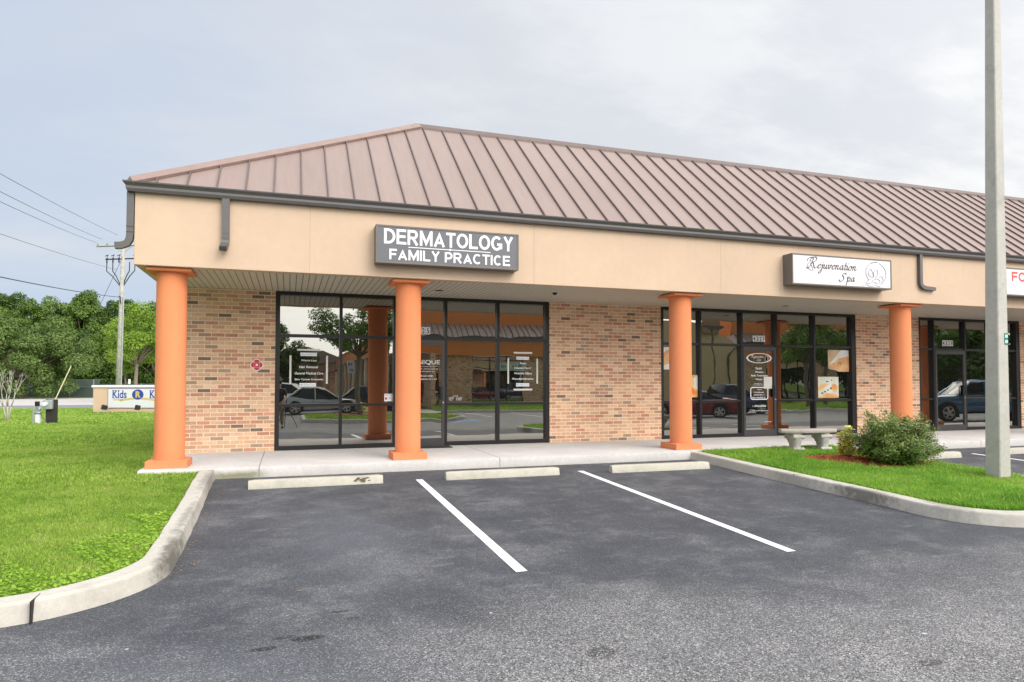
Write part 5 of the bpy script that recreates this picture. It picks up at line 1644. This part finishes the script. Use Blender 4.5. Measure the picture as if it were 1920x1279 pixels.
# dark undergrowth filling the foot of the wood
for i, (x, y, h, mm, lb) in enumerate([(-43, 114, 16.4, 'leaf_d', 'back row pine at the far left edge'), (-38, 116, 15.6, 'leaf_m', 'back row pine seen above the oak'), (-32.5, 113, 16.2, 'leaf_m', 'back row pine left of the pointed one'), (-27.8, 115, 16.4, 'leaf_d', 'back row pine filling the gap beside the pointed one'), (-22.5, 112, 16.0, 'leaf_m', 'back row pine above the dark spreading tree'), (-18.5, 114, 16.8, 'leaf_d', 'back row pine right of the utility pole'), (-15, 111, 16.4, 'leaf_m', 'back row pine nearest the building')]):
    tree(lb, (x, y, -.6), h, 3.4, 2.8, h * .30, h * .70, 38, 1.15, 11000, .22, M[mm], 150 + i, .24, group=G1, name='pine_tree', low=-.9, fill=.6)
n = 26000
P = np.stack([RNG.uniform(-60, -6, n), RNG.uniform(89.5, 91.5, n), RNG.uniform(-.6, 4.2, n)], 1)
P[:, 1] += 0.35 * (-P[:, 0] - 33) * -.3
ug = leaves('undergrowth', P, np.tile([0, -1, .4], (n, 1)).astype(float), .25, M['leaf_d'])
tag(ug, 'dark undergrowth filling the foot of the wood behind the fence', 'undergrowth', kind='stuff')

# ================================================================== ACROSS THE CAR PARK (what the shop windows mirror)
def ground_patch(name, poly, z, m_, zc=.03):
    cx = sum(p[0] for p in poly) / len(poly); cy = sum(p[1] for p in poly) / len(poly)
    mb = MB().add([(cx, cy, z + zc)] + [(x, y, z) for x, y in poly], [(0, 1 + i, 1 + (i + 1) % len(poly)) for i in range(len(poly))])
    return structure(mb.build(name, m_))
def rounded(x0, x1, y0, y1, r):
    return arc(x1 - r, y1 - r, r, 0, 90, 6) + arc(x0 + r, y1 - r, r, 90, 180, 6) + arc(x0 + r, y0 + r, r, 180, 270, 6) + arc(x1 - r, y0 + r, r, 270, 360, 6)
ZL = -.457
GR = []
def island(x0, x1, y0, y1, r, dens=220):
    kp = rounded(x0, x1, y0, y1, r); kp.append(kp[0])
    kerb('kerb', kp, left=True, zf=lambda x, y: ZL)
    ground_patch('lawn', rounded(x0 + .2, x1 - .2, y0 + .2, y1 - .2, max(r - .2, .2)), ZL + .12, M['turf'])
    n = int((x1 - x0) * (y1 - y0) * dens)
    GR.append(np.stack([RNG.uniform(x0 + .25, x1 - .25, n), RNG.uniform(y0 + .3, y1 - .3, n)], 1))
island(.5, 8.0, -22.4, -16.6, .9)
island(27.5, 37.0, -27.5, -19.5, .9, 120)
kerb('kerb', [(8.6, -24.2), (60, -24.2)], left=False, zf=lambda x, y: ZL)
ground_patch('lawn', [(8.6, -24.3), (60, -24.3), (60, -35.8), (8.6, -35.8)], ZL + .12, M['turf'])
GR.append(np.stack([RNG.uniform(8.7, 40, 16000), RNG.uniform(-35.6, -24.5, 16000)], 1))
ground_patch('walk', [(6.0, -24.2), (8.6, -24.2), (8.6, -35.8), (6.0, -35.8)], ZL + .10, M['walk'], 0)
tag(blades('grass', np.concatenate(GR), lambda x, y: ZL + .12, .04, .09, .035, M['grass']), 'mown grass mirrored in the shop windows', 'grass', kind='stuff')
for x in (9.6, 12.3, 15.0, 17.7, 20.4): stripe(x, -18.6, -23.6)
bp = MB().add([(6.9, -15.3, ZL + .004), (8.1, -15.3, ZL + .004), (8.1, -16.3, ZL + .004), (6.9, -16.3, ZL + .004)], [(0, 1, 2, 3)])
structure(bp.build('road_marking', simple('blue_paint', (.10, .30, .62), .7)))

def shops(name_label, X0, X1, Y, z_f0, z_f1, z_r, bays, par=7.3, wall=None, rib=.45):
    """brick shop block facing +Y across the car park"""
    t = thing('shop_building', name_label, 'building', (X0, Y, ZL))
    o = -ZL
    W = X1 - X0
    f = MB().box(0, W, -.35, 0, z_f0 + o, z_f1 + o); f.build('fascia', M['orangewall'], t)
    MB().box(.4, W - .4, -5, -1.6, z_r + o - .4, par + o).build('parapet', M['orangewall'], t)
    r = MB(); r.add([(-.1, .12, z_f1 + o), (W + .1, .12, z_f1 + o), (W - .3, -1.5, z_r + o), (.6, -1.5, z_r + o)], [(0, 1, 2, 3)])
    r.add([(-.1, .12, z_f1 + o), (.6, -1.5, z_r + o), (.6, -5, z_r + o), (-.1, -5, z_f1 + o)], [(0, 1, 2, 3)])
    rr_ = r.build('roof', M['roof'], t)
    q = MB(); x = .5
    while x < W:
        q.box(x - .02, x + .02, 0, .05, 0, 1.98, Matrix.Translation((0, .12, z_f1 + o)) @ Matrix.Translation((x, 0, 0)) @ Matrix.Rotation(math.atan2(1.62, z_r - z_f1), 4, 'X') @ Matrix.Translation((-x, 0, 0))); x += rib
    q.build('standing_seam', M['rib'], rr_)
    MB().box(-.1, W + .1, .05, .2, z_f1 + o - .05, z_f1 + o + .1).build('gutter', M['bronze'], t)
    w_ = MB(); xs = [0] + [v for b in bays for v in b] + [W]
    for i in range(0, len(xs), 2):
        if xs[i + 1] > xs[i]: w_.box(xs[i], xs[i + 1], -.6, -.35, 0, z_f0 + o)
    w_.build('brick_wall', M['brick'], t)
    for (a, b) in bays:
        fr = MB(); n = max(2, round((b - a) / 1.3))
        for k in range(n + 1):
            x = a + (b - a) * k / n; fr.box(x - .03, x + .03, -.5, -.4, .1, z_f0 + o)
        for z in (.12, .9, z_f0 + o - .9, z_f0 + o - .04): fr.box(a, b, -.49, -.41, z - .03, z + .03)
        fw = fr.build('storefront_window', M['frame'], t)
        MB().box(a, b, -.47, -.46, .12, z_f0 + o).build('pane', M['glass'], fw)
        MB().box(a + .1, b - .1, -.455, -.45, z_f0 + o - .85, z_f0 + o - .35).build('blind', M['beige'], fw)
    return t
o1 = shops('brick shop block with orange fascia mirrored in the dermatology windows', 8.0, 25.0, -35.8, 3.32, 4.72, 5.85, [(.6, 2.6), (5.3, 9.5), (12.0, 15.5)])
# pale window sign of the block
t = thing('shop_sign', 'pale window sign mirrored right of the dermatology door', 'sign', (16.5, -36.15, 2.55))
MB().box(-1.1, 1.1, 0, .06, -.28, .28).build('panel', simple('pale_sign', (.62, .70, .62), .5), t)
mb = MB(); squiggle(mb, -.95, -.1, -.05, .2, .062, 31); squiggle(mb, .1, .95, -.02, .16, .062, 32); squiggle(mb, -.9, .9, -.2, -.1, .062, 33)
mb.build('print', M['black'], t)
# plain beige end wall and the block beyond it
o2 = shops('brown roofed shop block mirrored in the spa windows', 37.3, 66, -35.8, 3.5, 4.7, 5.75, [(3, 8), (11, 16), (19, 24)], par=8.2)
t = thing('end_wall', 'plain beige stucco wall mirrored at the left of the spa windows', 'wall', (26.8, -35.9, ZL))
MB().box(0, 8.3, -6, 0, 0, 6.9).build('wall', M['beige'], t)
MB().prism([(8.3, 0), (10.4, 0), (10.4, 5.2), (8.3, 6.1)], -6, 0).build('wing', M['beige'], t)
MB().box(6.9, 8.4, -.2, .2, 6.05, 7.25).build('parapet_panel', simple('brown_panel', (.36, .22, .14), .7), t)
mb = MB().rectsweep([(10.2, .06, 4.9), (9.6, .12, 4.4), (9.5, .08, 4.0), (9.5, .08, .2)], .12, .1, (1, 0, 0)); mb.build('downspout', M['bronze'], t)
t = thing('street_lamp', 'thin curved lamp standard in front of the beige wall', 'lamp', (33.0, -33.5, ZL))
MB().tube([(0, 0, 0), (.15, 0, 2.5), (.1, 0, 4.8), (0, 0, 6.2)], .07, 6).build('post', M['bark'], t)
MB().box(-.9, .9, -.12, .12, 6.2, 6.4).build('lamp_head', M['bronze'], t)
# wing running away from the building, on the left
t = thing('shop_building', 'colonnaded wing with beige columns mirrored behind the young tree', 'building', (6.0, -31, ZL))
MB().box(-.2, .2, -46, 0, 3.7, 5.1).build('fascia', M['orangewall'], t)
MB().box(3, 3.3, -46, 0, 0, 3.7).build('brick_wall', M['brick'], t)
MB().box(-.2, 3.3, -46, 0, 3.68, 3.72).build('soffit', M['soffit_plain'], t)
MB().add([(-.4, .3, 5.1), (-.4, -46, 5.1), (2.2, -46, 6.4), (2.2, -1, 6.4)], [(0, 1, 2, 3)]).build('roof', M['roof'], t)
mb = MB()
for k in range(6): MB().box(2.93, 2.99, -3 - k * 7.5 - 4.5, -3 - k * 7.5, .3, 3.2).build('window', M['glass'], t)
for k in range(9):
    MB().lathe([(.36, 0), (.36, .2), (.27, .21), (.26, 3.5), (.38, 3.55), (.38, 3.69)], 0, -.4 - k * 5.2, 0, 14).build('column', M['beige'], t)
t = thing('projecting_sign', 'small black and white blade sign mirrored beside the young tree', 'sign', (5.4, -47, 2.1))
MB().box(-.5, .1, -.1, .1, 0, .95).build('board', M['white'], t)
mb = MB(); squiggle(mb, -.42, .05, .55, .8, .103, 41); squiggle(mb, -.42, .05, .2, .42, .103, 42); mb.build('print', M['black'], t)
t = thing('shop_building', 'distant brown building with columns mirrored in the left window', 'building', (-3, -84, ZL))
MB().box(0, 10, -6, 0, 3.2, 4.6).build('upper_wall', simple('brown_stucco', (.38, .25, .17), .8), t)
MB().box(0, 10, -6, -2, 0, 3.4).build('rear_wall', M['brick'], t)
MB().prism([(-.6, 4.6), (10.6, 4.6), (7.5, 6.4), (2.5, 6.4)], -6.3, .5).build('roof', M['roof'], t)
for k in range(7): MB().box(.2 + k * 1.5, .55 + k * 1.5, -.4, 0, 0, 3.4).build('column', M['beige'], t)

# ------------------------------------------------------------------ vehicles
M['cglass'] = simple('car_glass', (.02, .025, .028), .08, spec=.35, var=.02)
M['chrome'] = simple('alloy', (.55, .56, .58), .25, .8, .03)
M['tail'] = simple('tail_lamp', (.45, .02, .02), .2)
M['head'] = simple('head_lamp', (.75, .77, .80), .1, spec=1.0)
def wheel(parent, x, y, r, sgn):
    mb = MB().tube([(x, y - .11, r), (x, y + .11, r)], r, 24)
    wo = mb.build('wheel', M['rubber'], parent, bevel=.02)
    q = MB(); yy = y + sgn * .112
    for k in range(5):
        a = 2 * PI * k / 5
        q.add([(x + .06 * math.cos(a - 1), yy, r + .06 * math.sin(a - 1)), (x + r * .66 * math.cos(a - .16), yy, r + r * .66 * math.sin(a - .16)), (x + r * .66 * math.cos(a + .22), yy, r + r * .66 * math.sin(a + .22)), (x + .06 * math.cos(a + 1), yy, r + .06 * math.sin(a + 1))], [(0, 1, 2, 3)])
    q.add([(x + .08 * math.cos(2 * PI * k / 12), yy + sgn * .004, r + .08 * math.sin(2 * PI * k / 12)) for k in range(12)], [tuple(range(12))])
    V0 = len(q.v); n = 24
    q.add([(x + rr_ * math.cos(2 * PI * k / n), yy, r + rr_ * math.sin(2 * PI * k / n)) for rr_ in (r * .60, r * .70) for k in range(n)], [(k, (k + 1) % n, n + (k + 1) % n, n + k) for k in range(n)])
    q.build('rim', M['chrome'], wo)
def car(label, cat, loc, rz, paint, body, green, wheels, W=1.8, wr=.33, name='parked_car', roofpaint=None, bed=None):
    """body: (x, z_bottom, z_belt, half width k); green: (x, z_top, k) front to rear along +x"""
    t = thing(name, label, cat, loc, rz, group='vehicles parked across the car park')
    hw = W / 2
    rings = []
    for (x, zb, zt, k) in body:
        h = hw * k
        zm = zb + (zt - zb) * .5
        sec = [(h * .86, zb), (h * .98, zb + .08), (h, zm), (h * .985, zm + (zt - zm) * .6), (h * .93, zt - .02), (h * .82, zt), (0, zt + .025)]
        rings.append([(x, y, z) for y, z in sec] + [(x, -y, z) for y, z in reversed(sec[:-1])])
    mb = MB().loft(rings)
    bd = mb.build('body', paint, t, smooth=True, sharp=.7)
    if bed:
        x0, x1, zt = bed
        MB().box(x0, x1, -hw * .78, hw * .78, zt - .3, zt + .032).build('load_bed', M['black'], t)
    if green:
        rings = []
        for (x, zt, zb, k) in green:
            sec = [(hw * .90, zb - .03), (hw * (.90 - .0 * k), zb), (hw * k, zt - .05), (hw * k * .88, zt), (0, zt + .02)]
            rings.append([(x, y, z) for y, z in sec] + [(x, -y, z) for y, z in reversed(sec[:-1])])
        gm = MB().loft(rings); gw = gm.build('windows', M['cglass'], t, smooth=True, sharp=.6)
        # roof skin and pillars
        rf_ = MB(); rr2 = []
        for (x, zt, zb, k) in green[1:-1]:
            sec = [(hw * k * 1.01, zt - .055), (hw * k * .90, zt + .006), (0, zt + .028)]
            rr2.append([(x, y, z) for y, z in sec] + [(x, -y, z) for y, z in reversed(sec[:-1])] + [(x, -hw * k * .9, zt - .05), (x, hw * k * .9, zt - .05)])
        rf_.loft(rr2)
        rf_.build('roof', roofpaint or paint, t, smooth=True, sharp=.6)
        pm = MB()
        idx = [0, len(green) - 1] + ([len(green) // 2] if len(green) > 4 else [])
        for sy in (-1, 1):
            a, b = green[0], green[1]
            pm.tube([(a[0], sy * hw * .905, a[2]), (b[0], sy * hw * b[3] * 1.0, b[1] - .03)], .03, 5)
            a, b = green[-1], green[-2]
            pm.tube([(a[0], sy * hw * .905, a[2]), (b[0], sy * hw * b[3] * 1.0, b[1] - .03)], .045, 5)
            m_ = green[len(green) // 2]
            pm.tube([(m_[0], sy * hw * .907, m_[2]), (m_[0] - .05, sy * hw * m_[3] * 1.005, m_[1] - .05)], .03, 5)
        pm.build('pillars', roofpaint or paint, t)
        for sy in (-1, 1):
            MB().box(green[0][0] - .28 if green[0][0] > 0 else green[0][0], green[0][0] - .12 if green[0][0] > 0 else green[0][0] + .16, sy * (hw + .02), sy * (hw + .18), green[0][2] - .02, green[0][2] + .13).build('mirror', M['black'], t, bevel=.03)
            MB().box(-.55, -.38, sy * (hw * .995), sy * (hw + .02), green[0][2] - .14, green[0][2] - .11).build('door_handle', M['black'], t)
    xf, xr = max(b[0] for b in body), min(b[0] for b in body)
    zt_f = [b for b in body if b[0] == xf][0][2]; zt_r = [b for b in body if b[0] == xr][0][2]
    for sy in (-1, 1):
        MB().box(xf - .12, xf + .012, sy * hw * .52, sy * hw * .86, zt_f - .20, zt_f - .06).build('headlight', M['head'], t, bevel=.02)
        MB().box(xr - .012, xr + .14, sy * hw * .55, sy * hw * .9, zt_r - .24, zt_r - .08).build('tail_light', M['tail'], t, bevel=.02)
    MB().box(xr - .02, xr + .02, -.17, .17, zt_r - .28, zt_r - .17).build('licence_plate', M['offwhite'], t)
    for wx in wheels:
        for sy in (-1, 1):
            ar_ = MB(); yy = sy * (hw + .003); n = 20
            ar_.add([(wx + (wr + .07) * math.cos(PI * k / n), yy, wr + .02 + (wr + .07) * math.sin(PI * k / n)) for k in range(n + 1)] + [(wx - wr - .07, yy, .16), (wx + wr + .07, yy, .16)], [tuple(range(n + 3))])
            ar_.build('wheel_arch', M['black'], t)
            wheel(t, wx, sy * (hw - .095), wr, sy)
    return t
def paint(name, c): return simple(name, c, .22, .35, .03, spec=.8, coat=.6)
sedan_b = [(2.32, .28, .58, .78), (2.18, .20, .70, .93), (1.5, .18, .84, 1.0), (.85, .17, .93, 1.0), (0, .17, .95, 1.0), (-1.0, .18, .97, 1.0), (-1.7, .19, 1.0, .99), (-2.15, .22, .97, .93), (-2.32, .32, .86, .82)]
sedan_g = [(1.0, .95, .93, .88), (.25, 1.40, .94, .72), (-.35, 1.47, .95, .71), (-.95, 1.43, .96, .70), (-1.75, 1.03, .98, .84)]
car('silver four door car mirrored low in the left dermatology window', 'car', (1.75, -26.3, ZL), .06, paint('silver_paint', (.42, .44, .44)), sedan_b, sedan_g, (1.42, -1.40), wr=.35)
car('dark car mirrored just beyond the silver car', 'car', (5.0, -29.5, ZL), .1, paint('black_paint_car', (.02, .022, .028)), sedan_b, sedan_g, (1.42, -1.40))
suv_b = [(2.3, .35, .75, .8), (2.15, .28, .98, .95), (1.1, .25, 1.08, 1.0), (0, .25, 1.10, 1.0), (-1.6, .25, 1.12, 1.0), (-2.2, .28, 1.1, .95), (-2.32, .4, .9, .85)]
suv_g = [(1.15, 1.1, 1.08, .9), (.55, 1.68, 1.09, .80), (-.5, 1.74, 1.10, .80), (-1.6, 1.72, 1.11, .79), (-2.2, 1.15, 1.1, .86)]
car('white sport utility vehicle mirrored behind the silver car', 'car', (-.2, -31.5, ZL), .25, paint('white_paint_car', (.72, .74, .74)), suv_b, suv_g, (1.4, -1.4), wr=.37)
car('grey sport utility vehicle mirrored at the right edge of the spa window', 'car', (37.6, -20.8, ZL), 2.9, paint('grey_paint_car', (.13, .14, .15)), suv_b, suv_g, (1.4, -1.4), wr=.37)
coupe_b = [(2.38, .30, .52, .75), (2.2, .20, .64, .93), (1.4, .17, .82, 1.0), (.6, .17, .86, 1.0), (-.6, .17, .90, 1.0), (-1.5, .19, .97, 1.0), (-2.15, .24, .93, .92), (-2.3, .34, .80, .80)]
coupe_g = [(.85, .87, .86, .88), (0, 1.27, .88, .70), (-.35, 1.31, .89, .69), (-.75, 1.28, .91, .68), (-1.45, .99, .95, .82)]
car('dark red coupe with a black roof mirrored low in the spa window', 'car', (19.2, -15.7, ZL), math.radians(212), paint('red_paint_car', (.20, .018, .025)), coupe_b, coupe_g, (1.42, -1.36), roofpaint=M['black'])
pu_b = [(2.7, .42, .72, .8), (2.55, .34, .98, .95), (1.4, .32, 1.06, 1.0), (.6, .32, 1.08, 1.0), (-.9, .32, 1.10, 1.0), (-2.6, .36, 1.10, 1.0), (-2.72, .42, 1.05, .95)]
pu_g = [(1.3, 1.08, 1.06, .9), (.65, 1.62, 1.07, .76), (.2, 1.68, 1.08, .76), (-.3, 1.66, 1.09, .76), (-.55, 1.14, 1.10, .84)]
car('dark navy pickup truck mirrored behind the red coupe', 'pickup truck', (23.2, -18.6, ZL), .08, paint('navy_paint', (.02, .035, .10)), pu_b, pu_g, (1.75, -1.65), W=1.9, wr=.37, bed=(-2.55, -.8, 1.10), name='pickup_truck')
car('light blue pickup truck mirrored in the window beside the light pole', 'pickup truck', (27.3, -6.9, gz(-6.9)), math.radians(205), paint('blue_paint_car', (.06, .17, .32)), pu_b, pu_g, (1.75, -1.65), W=1.85, wr=.36, bed=(-2.55, -.8, 1.10), name='pickup_truck')

# ------------------------------------------------------------------ trees across the car park
G2 = 'trees mirrored in the shop windows'
tree('young tree on the island mirrored in the left dermatology window', (3.35, -21.0, ZL + .12), 5.8, 2.5, 2.3, 1.55, 4.2, 46, .48, 15000, .065, M['leaf_m'], 201, .13, group=G2, low=-.75, fill=.3, aspect=.5)
tree('leafy tree mirrored above the bench in the spa window', (33.2, -23.2, ZL + .12), 6.3, 2.5, 2.2, 1.9, 4.4, 34, .6, 9000, .09, M['leaf_m'], 202, .13, group=G2, low=-.7, fill=.4)
tree('second leafy tree mirrored at the right of the spa window', (37.0, -25.5, ZL + .12), 6.0, 2.4, 2.2, 1.8, 4.2, 30, .6, 7000, .09, M['leaf_d'], 203, .13, group=G2, low=-.7, fill=.4)
for i, (x, y, h, lb) in enumerate([(-4.5, -72, 12, 'dark tree mirrored at the left edge of the dermatology window'), (-.6, -76, 10.5, 'dark tree mirrored above the distant brown building'), (-9, -66, 12, 'dark tree beyond the car park, outermost on the left'),
                                   (50, -27, 8.0, 'dark green tree mirrored in the door left of the light pole'), (56, -31, 8.8, 'rounded tree mirrored beside the door numbered 4329'), (62, -26, 8.4, 'broad tree mirrored above the light blue pickup'), (68, -33, 9.5, 'tall tree mirrored at the top of the last window'), (45.5, -21, 6.6, 'smaller dark tree mirrored in the last shop front')]):
    tree(lb, (x, y, ZL), h, 3.6, 3.4, h * .42, h * .52, 26, 1.4, 5200, .24, M['leaf_d'], 210 + i, .25, group=G2, low=-.95, fill=.6)
t = thing('croton_plant', 'yellow striped leafy plant mirrored beside the young tree trunk', 'plant', (3.9, -20.6, ZL + .12))
P = RNG.normal(0, 1, (260, 3)) * np.array([.22, .22, .16]) + np.array([0, 0, .3]); P[:, 2] = np.abs(P[:, 2])
leaves('foliage', P, np.tile([0, .3, 1.0], (260, 1)), .09, bpy.data.materials['croton_yellow'], t, .25)
ground_patch('mulch_bed', [(3.35 + 1.3 * math.cos(2 * PI * i / 18), -20.9 + .8 * math.sin(2 * PI * i / 18)) for i in range(18)], ZL + .155, M['mulch'], .05)

# ------------------------------------------------------------------ the photographer, mirrored at the edge of the left window
def skinned(name, verts, edges, radii, m_, parent, root=0, sub=2):
    me = bpy.data.meshes.new(name); me.from_pydata(verts, edges, []); me.materials.append(m_)
    o = bpy.data.objects.new(name, me); COL.objects.link(o); o.parent = parent
    o.modifiers.new('skin', 'SKIN').use_smooth_shade = True
    for i, rr_ in enumerate(radii):
        d = me.skin_vertices[0].data[i]; d.radius = rr_ if isinstance(rr_, tuple) else (rr_, rr_); d.use_root = (i == root)
    sb = o.modifiers.new('sub', 'SUBSURF'); sb.levels = sub; sb.render_levels = sub
    return o
pt = thing('person', 'person in black shirt and khaki trousers mirrored at the edge of the left window', 'person', (-.37, -13.98, gz(-13.98)))
skin_m = simple('skin', (.50, .30, .21), .55, var=.05)
vs = [(0, 0, .98), (0, .005, 1.15), (0, .0, 1.36), (0, .0, 1.50), (0, .02, 1.60), (0, .025, 1.70),   # spine, neck, head
      (.10, 0, .93), (.12, .02, .50), (.13, -.01, .10), (.14, .13, .04), (-.10, 0, .93), (-.13, .02, .50), (-.15, -.01, .10), (-.16, .13, .04),
      (.19, 0, 1.42), (.27, .03, 1.16), (.22, .25, 1.07), (.20, .33, 1.08), (-.19, 0, 1.42), (-.27, .03, 1.16), (-.20, .25, 1.05), (-.17, .33, 1.06)]
es = [(0, 1), (1, 2), (2, 3), (3, 4), (4, 5), (0, 6), (6, 7), (7, 8), (8, 9), (0, 10), (10, 11), (11, 12), (12, 13), (2, 14), (14, 15), (15, 16), (16, 17), (2, 18), (18, 19), (19, 20), (20, 21)]
rd = [(.15, .10), (.14, .10), (.17, .11), (.055, .055), (.085, .10), (.08, .095), .085, .06, .04, .035, .085, .06, .04, .035, .055, .042, .032, .035, .055, .042, .032, .035]
body = skinned('body', vs, es, rd, skin_m, pt)
skinned('shirt', [vs[0], vs[1], vs[2], (0, 0, 1.45), vs[14], (.25, .02, 1.24), vs[18], (-.25, .02, 1.24)], [(0, 1), (1, 2), (2, 3), (2, 4), (4, 5), (2, 6), (6, 7)], [(.175, .125), (.165, .12), (.195, .13), (.10, .09), .075, .062, .075, .062], M['black'], pt)
skinned('trousers', [vs[0], vs[6], vs[7], vs[8], vs[10], vs[11], vs[12]], [(0, 1), (1, 2), (2, 3), (0, 4), (4, 5), (5, 6)], [(.165, .12), .10, .078, .062, .10, .078, .062], simple('khaki', (.30, .23, .13), .85), pt)
for sx, a, b in ((1, vs[8], vs[9]), (-1, vs[12], vs[13])):
    skinned('shoe', [(a[0], a[1] - .04, .045), (a[0], a[1] + .08, .045), (b[0], b[1] + .06, .035)], [(0, 1), (1, 2)], [.055, .052, .045], M['black'], pt)
skinned('hair', [(0, -.01, 1.70), (0, .0, 1.765), (0, -.045, 1.64)], [(0, 1), (0, 2)], [(.09, .10), (.07, .08), (.07, .05)], simple('dark_hair', (.02, .014, .01), .6), pt)
for sx, hx, hy, hz in ((1, .20, .35, 1.08), (-1, -.17, .35, 1.06)):
    for k in range(4):
        x = hx + (k - 1.5) * .021; ln = (.030, .036, .034, .026)[k]
        skinned('finger', [(x, hy, hz - .005), (x, hy + ln, hz), (x - sx * .004, hy + ln * 1.6, hz - .025)], [(0, 1), (1, 2)], [.0095, .009, .0075], skin_m, pt, sub=1)
    skinned('thumb', [(hx - sx * .03, hy - .02, hz), (hx - sx * .055, hy + .01, hz - .005), (hx - sx * .05, hy + .04, hz - .012)], [(0, 1), (1, 2)], [.011, .010, .008], skin_m, pt, sub=1)
face = MB()
for sx in (-1, 1): face.lathe([(.003, -.006), (.011, 0), (.003, .006)], sx * .032, .113, 1.695, 8)
face.build('eyes', M['black'], pt)
MB().prism([(-.012, 1.655), (.012, 1.655), (.006, 1.695), (-.006, 1.695)], .11, .138).build('nose', skin_m, pt, bevel=.005)
MB().box(-.025, .025, .108, .118, 1.628, 1.636).build('mouth', simple('lips', (.35, .12, .10), .5), pt)
tp_ = thing('tripod', 'black tripod standing beside the mirrored photographer', 'tripod', (-.10, -13.72, gz(-13.8)))
for a in (20, 140, 262):
    c_, s_ = math.cos(math.radians(a)), math.sin(math.radians(a))
    MB().tube([(0, 0, .98), (.22 * c_, .22 * s_, .48), (.42 * c_, .42 * s_, 0)], [.016, .014, .010], 6).build('leg', M['black'], tp_)
MB().tube([(0, 0, .6), (0, 0, 1.12)], .014, 6).build('centre_column', M['black'], tp_)
